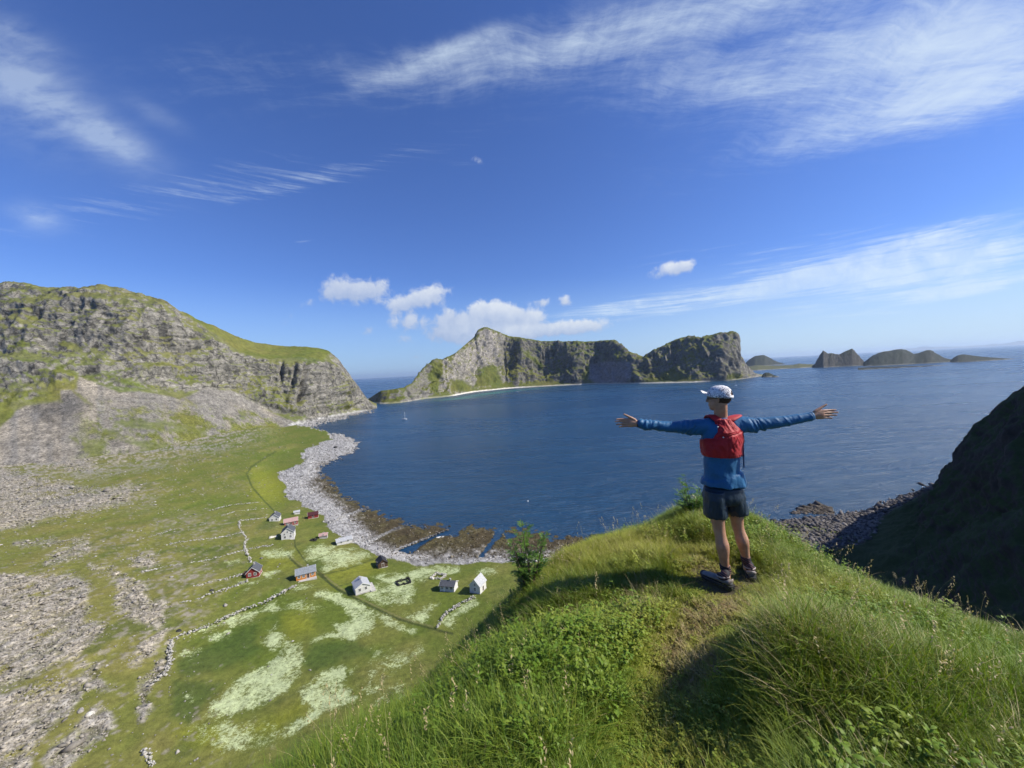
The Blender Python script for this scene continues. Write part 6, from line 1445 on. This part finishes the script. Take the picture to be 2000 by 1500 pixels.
for (x, y, dd) in ((1395.5, 833, 3.30), (1412.5, 854.5, 3.27)):
    bm = bmesh.new(); bmesh.ops.create_uvsphere(bm, u_segments=10, v_segments=8, radius=.0065)
    tgt = np.array(PP(x, y, dd)); k = np.argmin(np.abs(to_px(Pf + np.array(PB))[0] - x) + np.abs(to_px(Pf + np.array(PB))[1] - y)); o = bobj('cord_toggle', bm, M_wframe, vest, True); o.location = Vector(Pf[k].tolist()) + Vector((-.004, -.008, 0))
V, F = [], []
xs, ys = to_px(Pf + np.array(PB))
def on_vest(x, y, lift=.006): k = np.argmin((xs - x) ** 2 + (ys - y) ** 2 + (N.reshape(-1, 3)[:, 1] > .2) * 1e5); return Vector((Pf[k] + N.reshape(-1, 3)[k] * lift).tolist())
for L in ([(1416,822),(1415.5,838),(1412,846)], [(1412,847),(1424,847),(1438,843)], [(1424,820),(1430,832),(1439,840)], [(1434,888),(1436,868),(1441,856)], [(1411,849.5),(1424,850),(1440,846)], [(1389,816),(1394,823),(1398,831)]):
    V, F = [], []; tube(V, F, [on_vest(*p) for p in L], [.0028] * len(L), samples=4, n=6); mesh_obj('piping', V, F, M_vest, vest, True)
V, F = [], []; sx0 = PP(1445, 862, 3.38)
tube(V, F, [sx0, sx0 + FR*.012 - FU*.05, sx0 + FR*.022 - FU*.11, sx0 + FR*.012 - FU*.16], [.0018] * 4, samples=4, n=5); mesh_obj('elastic_cord', V, F, M_black, vest, True)
V, F = [], []; tube(V, F, [J['chest'] + FR*.172 - FF*.03 + FU*(.07 - .07*k) for k in range(5)], [(.011,.004)] * 5, side=FF, n=8, samples=3); mesh_obj('side_strap', V, F, M_trim, vest, True)
# ---- cap, hair, sunglasses
M_cap, nt, b, out = new_mat('cap_print'); t_ = nt.nodes.new('ShaderNodeTexCoord'); wv_ = vmath(nt, 'ADD', t_.outputs['Object'], vmath(nt, 'SCALE', noise_n(nt, t_.outputs['Object'], 22, 3, .6, color=True), .05))
vo = nt.nodes.new('ShaderNodeTexVoronoi'); vo.feature = 'DISTANCE_TO_EDGE'; vo.inputs['Scale'].default_value = 52; nt.links.new(wv_, vo.inputs[0]); ve = X(nt, vo.outputs[0])
n1 = noise_n(nt, t_.outputs['Object'], 55, 3, .6, 1.5); n2 = noise_n(nt, t_.outputs['Object'], 9, 2, .5)
pr = ((1.0 - ve.step(.04, .11)) * n2.step(.42, .52) + n1.step(.56, .62)).cl()
nt.links.new(mixc(nt, pr, (0.78, 0.77, 0.76), (0.035, 0.035, 0.07)), b.inputs['Base Color']); b.inputs['Roughness'].default_value = .7
CC = HC + HU*.030 - HF*.010; V, F = [], []; n = 48; m = 16
def cap_open(az, el): return abs(((az - 180 + 180) % 360) - 180) < 26 and el < 30
CT = (HU + HF * .0 + HU*0); idx = {}
for i in range(m + 1):
    el = 90 * (i / m); 
    for j in range(n):
        az = 360 * j / n; a = R(az); e_ = R(90 - el); low_ = -.012 + .010 * math.cos(a)
        rr_ = math.cos(R(90 - el)) if False else math.sin(R(el)); zz = math.cos(R(el)); sq = 1 + .04 * (el > 60)
        V.append(tuple(CC + (HF * math.cos(a) * .114 + HR * math.sin(a) * .093) * (rr_ ** .86) + HU * (.100 * zz + low_ * (el / 90) ** 3)))
for i in range(m):
    for j in range(n):
        k = (j + 1) % n; azm = 360 * (j + .5) / n; el = 90 * (i + .5) / m
        d_ = abs(((azm - 180) + 180) % 360 - 180)
        if 58 < el < 80 and (d_ / 24) ** 2 + ((el - 80) / 24) ** 2 < 1: continue
        F.append((i*n + j, (i+1)*n + j, (i+1)*n + k, i*n + k))
V = [tuple(HC + (Vector(v_) - HC) * HS) for v_ in V]
cap = mesh_obj('cap', V, F, M_cap, person, True); md = cap.modifiers.new('solid', 'SOLIDIFY'); md.thickness = .003
V, F = [], []; nb, ns_ = 15, 22
for i in range(nb):
    for j in range(ns_):
        a = R(-62 + 124 * j / (ns_ - 1)); t = i / (nb - 1); ext_ = .062 * math.cos(a * .9) ** .5 * t
        V.append(tuple(CC + HF * (math.cos(a) * .112 + ext_) + HR * math.sin(a) * (.091 - .008 * t) + HU * (.010 + .040 * t - (.020 + .030 * t) * abs(math.sin(a)) ** 2)))
for i in range(nb - 1):
    for j in range(ns_ - 1): F.append((i*ns_ + j, (i+1)*ns_ + j, (i+1)*ns_ + j + 1, i*ns_ + j + 1))
V = [tuple(HC + (Vector(v_) - HC) * HS) for v_ in V]
o = mesh_obj('brim', V, F, M_cap, cap, True); md = o.modifiers.new('solid', 'SOLIDIFY'); md.thickness = .004
V, F = [], []; tube(V, F, [CC + (HF * math.cos(R(a)) * .113 + HR * math.sin(R(a)) * .092) + HU * (-.004) for a in range(148, 214, 8)], [(.008,.002)] * 9, side=HU, n=8); V = [tuple(HC + (Vector(v_) - HC) * HS) for v_ in V]; mesh_obj('cap_strap', V, F, M_cap, cap, True)
V, F = [], []; ball(V, F, HC + HU*.012 - HF*.018, (.078,.092,.078), (HR, HF, HU)); me, co, nn = fuse(V, F, .006, 2); co = co + nn * fbm(co * 140, 2, 731)[:, None] * .002
kf_ = (co - np.array(HC)) @ np.array(HF); kz_ = co[:, 2] - HC.z; M_hair = simple_mat('brown_hair', (0.045, 0.026, 0.016), .7, .4, 90, .002)
inset = (kf_ > -.005 + .5 * np.maximum(kz_, 0)) | (kz_ < -.042); co = np.where(inset[:, None], np.array(HC) + (co - np.array(HC)) * .82, co); co = np.array(HC) + (co - np.array(HC)) * HS; put('hair', me, co, M_hair)
M_lens = simple_mat('dark_lens', (0.01, 0.01, 0.012), .1, .1, 5, 0, .8)
sg = None
V, F = [], []
for s in (-1, 1): ball(V, F, HC + HU*.012 + HF*.092 + HR*s*.034, (.030,.007,.020), ((HR * math.cos(.35 * s) - HF * math.sin(.35 * s)).normalized(), HF, HU))
tube(V, F, [HC + HU*.018 + HF*.100 - HR*.012, HC + HU*.018 + HF*.100 + HR*.012], [.004, .004], n=8, side=HU); V = [tuple(HC + (Vector(v_) - HC) * HS) for v_ in V]; sg = mesh_obj('sunglasses', V, F, M_lens, person, True)
for s in (-1, 1): V, F = [], []; tube(V, F, [HC + HU*.014 + HF*.080 + HR*s*.062, HC + HU*.016 + HF*.04 + HR*s*.080, HC + HU*.014 + HR*s*.086 - HF*.01], [(.006,.002)] * 3, side=HU, n=8); V = [tuple(HC + (Vector(v_) - HC) * HS) for v_ in V]; mesh_obj('temple_arm', V, F, M_lens, sg, True)
# ---- socks and shoes
M_sock, nt, b, out = new_mat('striped_sock'); t_ = nt.nodes.new('ShaderNodeTexCoord'); x, y, z = sep(nt, t_.outputs['Object'])
st_ = ((z * 330.0 + x * 190.0)._m('SINE')).step(.62, .95) * z.step(.055, .07) * (1.0 - z.step(.185, .19)); st_ = st_ * ((x * 60.0 + z * 25.0)._m('SINE')).step(-.5, 0.1)
nt.links.new(mixc(nt, st_, (0.014, 0.012, 0.018), (0.24, 0.10, 0.10)), b.inputs['Base Color']); b.inputs['Roughness'].default_value = .8
M_shoe = fabric('grey_shoe_mesh', (0.15, 0.15, 0.145), .6, 0, .3); M_sole = fabric('dark_rubber', (0.03, 0.03, 0.032), .6, 0, .3); M_over = fabric('light_overlay', (0.34, 0.29, 0.26), .5, 0, .3)
def foot(kn, an, heel, toe, zg, sgn):
    k, a = J[kn], J[an]; heel = Vector(heel) - PB; toe = Vector(toe) - PB; heel.z = toe.z = 0; d = (toe - heel).normalized(); s = Vector((d.y, -d.x, 0)); h0 = heel.copy(); base = Vector((0, 0, zg)); L = .285
    ac = h0 + d * .070 + base + FU * .085
    V, F = [], []; top = k.lerp(a, .83) if sgn < 0 else k.lerp(a, .80)
    tube(V, F, [top + FU*.004, top - FU*.02, a + FU*.01, ac, ac - FU*.035 + d*.02], [(.042,.046), (.041,.045), (.038,.044), (.038,.048), (.036,.055)], side=s, samples=5, n=20)
    o = mesh_obj('sock', np.array(V) - np.array((ac - FU*.085)), F, M_sock, person, True); o.location = ac - FU*.085
    prof = [(0, .024, .062), (.018, .033, .074), (.06, .036, .080), (.10, .037, .076), (.15, .042, .066), (.20, .046, .056), (.24, .044, .049), (.268, .035, .040), (.280, .020, .030)]
    V, F = [], []; n = 20
    for (t, w, h) in prof:
        c = h0 + d * t + base + s * (.006 * sgn * math.sin(t / .285 * 3.1))
        for j in range(n):
            q = 2 * math.pi * j / n; cs, sn = math.cos(q), math.sin(q); xx = w * (abs(cs) ** .8) * (1 if cs > 0 else -1); zz = .020 + (h - .020) * ((sn + 1) / 2) ** .8; V.append(tuple(c + s * xx * (1 - .25 * max(0, sn)) + FU * zz))
    for i in range(len(prof) - 1):
        for j in range(n): kk = (j + 1) % n; F.append((i*n + j, i*n + kk, (i+1)*n + kk, (i+1)*n + j))
    F.append(tuple(range(n))[::-1]); F.append(tuple((len(prof) - 1) * n + j for j in range(n)))
    sh = mesh_obj('shoe', V, F, M_shoe, person, True); md = sh.modifiers.new('sub', 'SUBSURF'); md.levels = md.render_levels = 1
    V, F = [], []
    for (t, w, h) in [(-.012, .022, 0), (.0, .034, 0), (.05, .042, 0), (.11, .040, 0), (.16, .045, 0), (.21, .049, 0), (.25, .046, 0), (.276, .036, 0), (.288, .020, 0)]:
        c = h0 + d * t + base + s * (.006 * sgn * math.sin(max(0, t) / .285 * 3.1)); lift = .012 * smooth(np.array([t]), .2, .3)[0]
        for xx, zz in ((-w, .0), (w, .0), (w * 1.05, .014), (w * .97, .030), (-w * .97, .030), (-w * 1.05, .014)): V.append(tuple(c + s * xx + FU * (zz - .004 + lift)))
    for i in range(8):
        for j in range(6): kk = (j + 1) % 6; F.append((i*6 + j, i*6 + kk, (i+1)*6 + kk, (i+1)*6 + j))
    F.append(tuple(range(6))[::-1]); F.append(tuple(48 + j for j in range(6))); mesh_obj('sole', V, F, M_sole, sh)
    V, F = [], []; tube(V, F, [h0 + base + FU*.060 + d*.012 - s*.036, h0 + base + FU*.072 - d*.002, h0 + base + FU*.060 + d*.012 + s*.036], [(.013,.004)] * 3, side=FU, n=8, samples=4); mesh_obj('heel_tab', V, F, M_over, sh, True)
    V, F = [], []; tube(V, F, [ac + s*.040*math.cos(q) + d*(.052*math.sin(q) + .01) + FU*(-.006 - .008*math.sin(q)) for q in np.linspace(0, 2*math.pi, 17)], [.007] * 17, n=8); mesh_obj('shoe_collar', V, F, M_over, sh, True)
    for t in (.115, .135, .155): V, F = [], []; c = h0 + d*t + base + FU*(.098 - (t - .06) * .42); tube(V, F, [c - s*.022 - FU*.006, c + FU*.002, c + s*.022 - FU*.006], [.003] * 3, n=6); mesh_obj('lace', V, F, M_black, sh)
hL = PZ(np.float64(1430), np.float64(1152), GZ); tL = PZ(np.float64(1386), np.float64(1131), GZ); hR = PZ(np.float64(1468), np.float64(1137), GZ); tR = PZ(np.float64(1458), np.float64(1105), GZ)
foot('knL', 'anL', hL, tL, (knoll_z(hL[0], hL[1])[0] + .012) - PB.z, -1)
foot('knR', 'anR', hR, tR, (knoll_z(hR[0], hR[1])[0] + .012) - PB.z, 1)
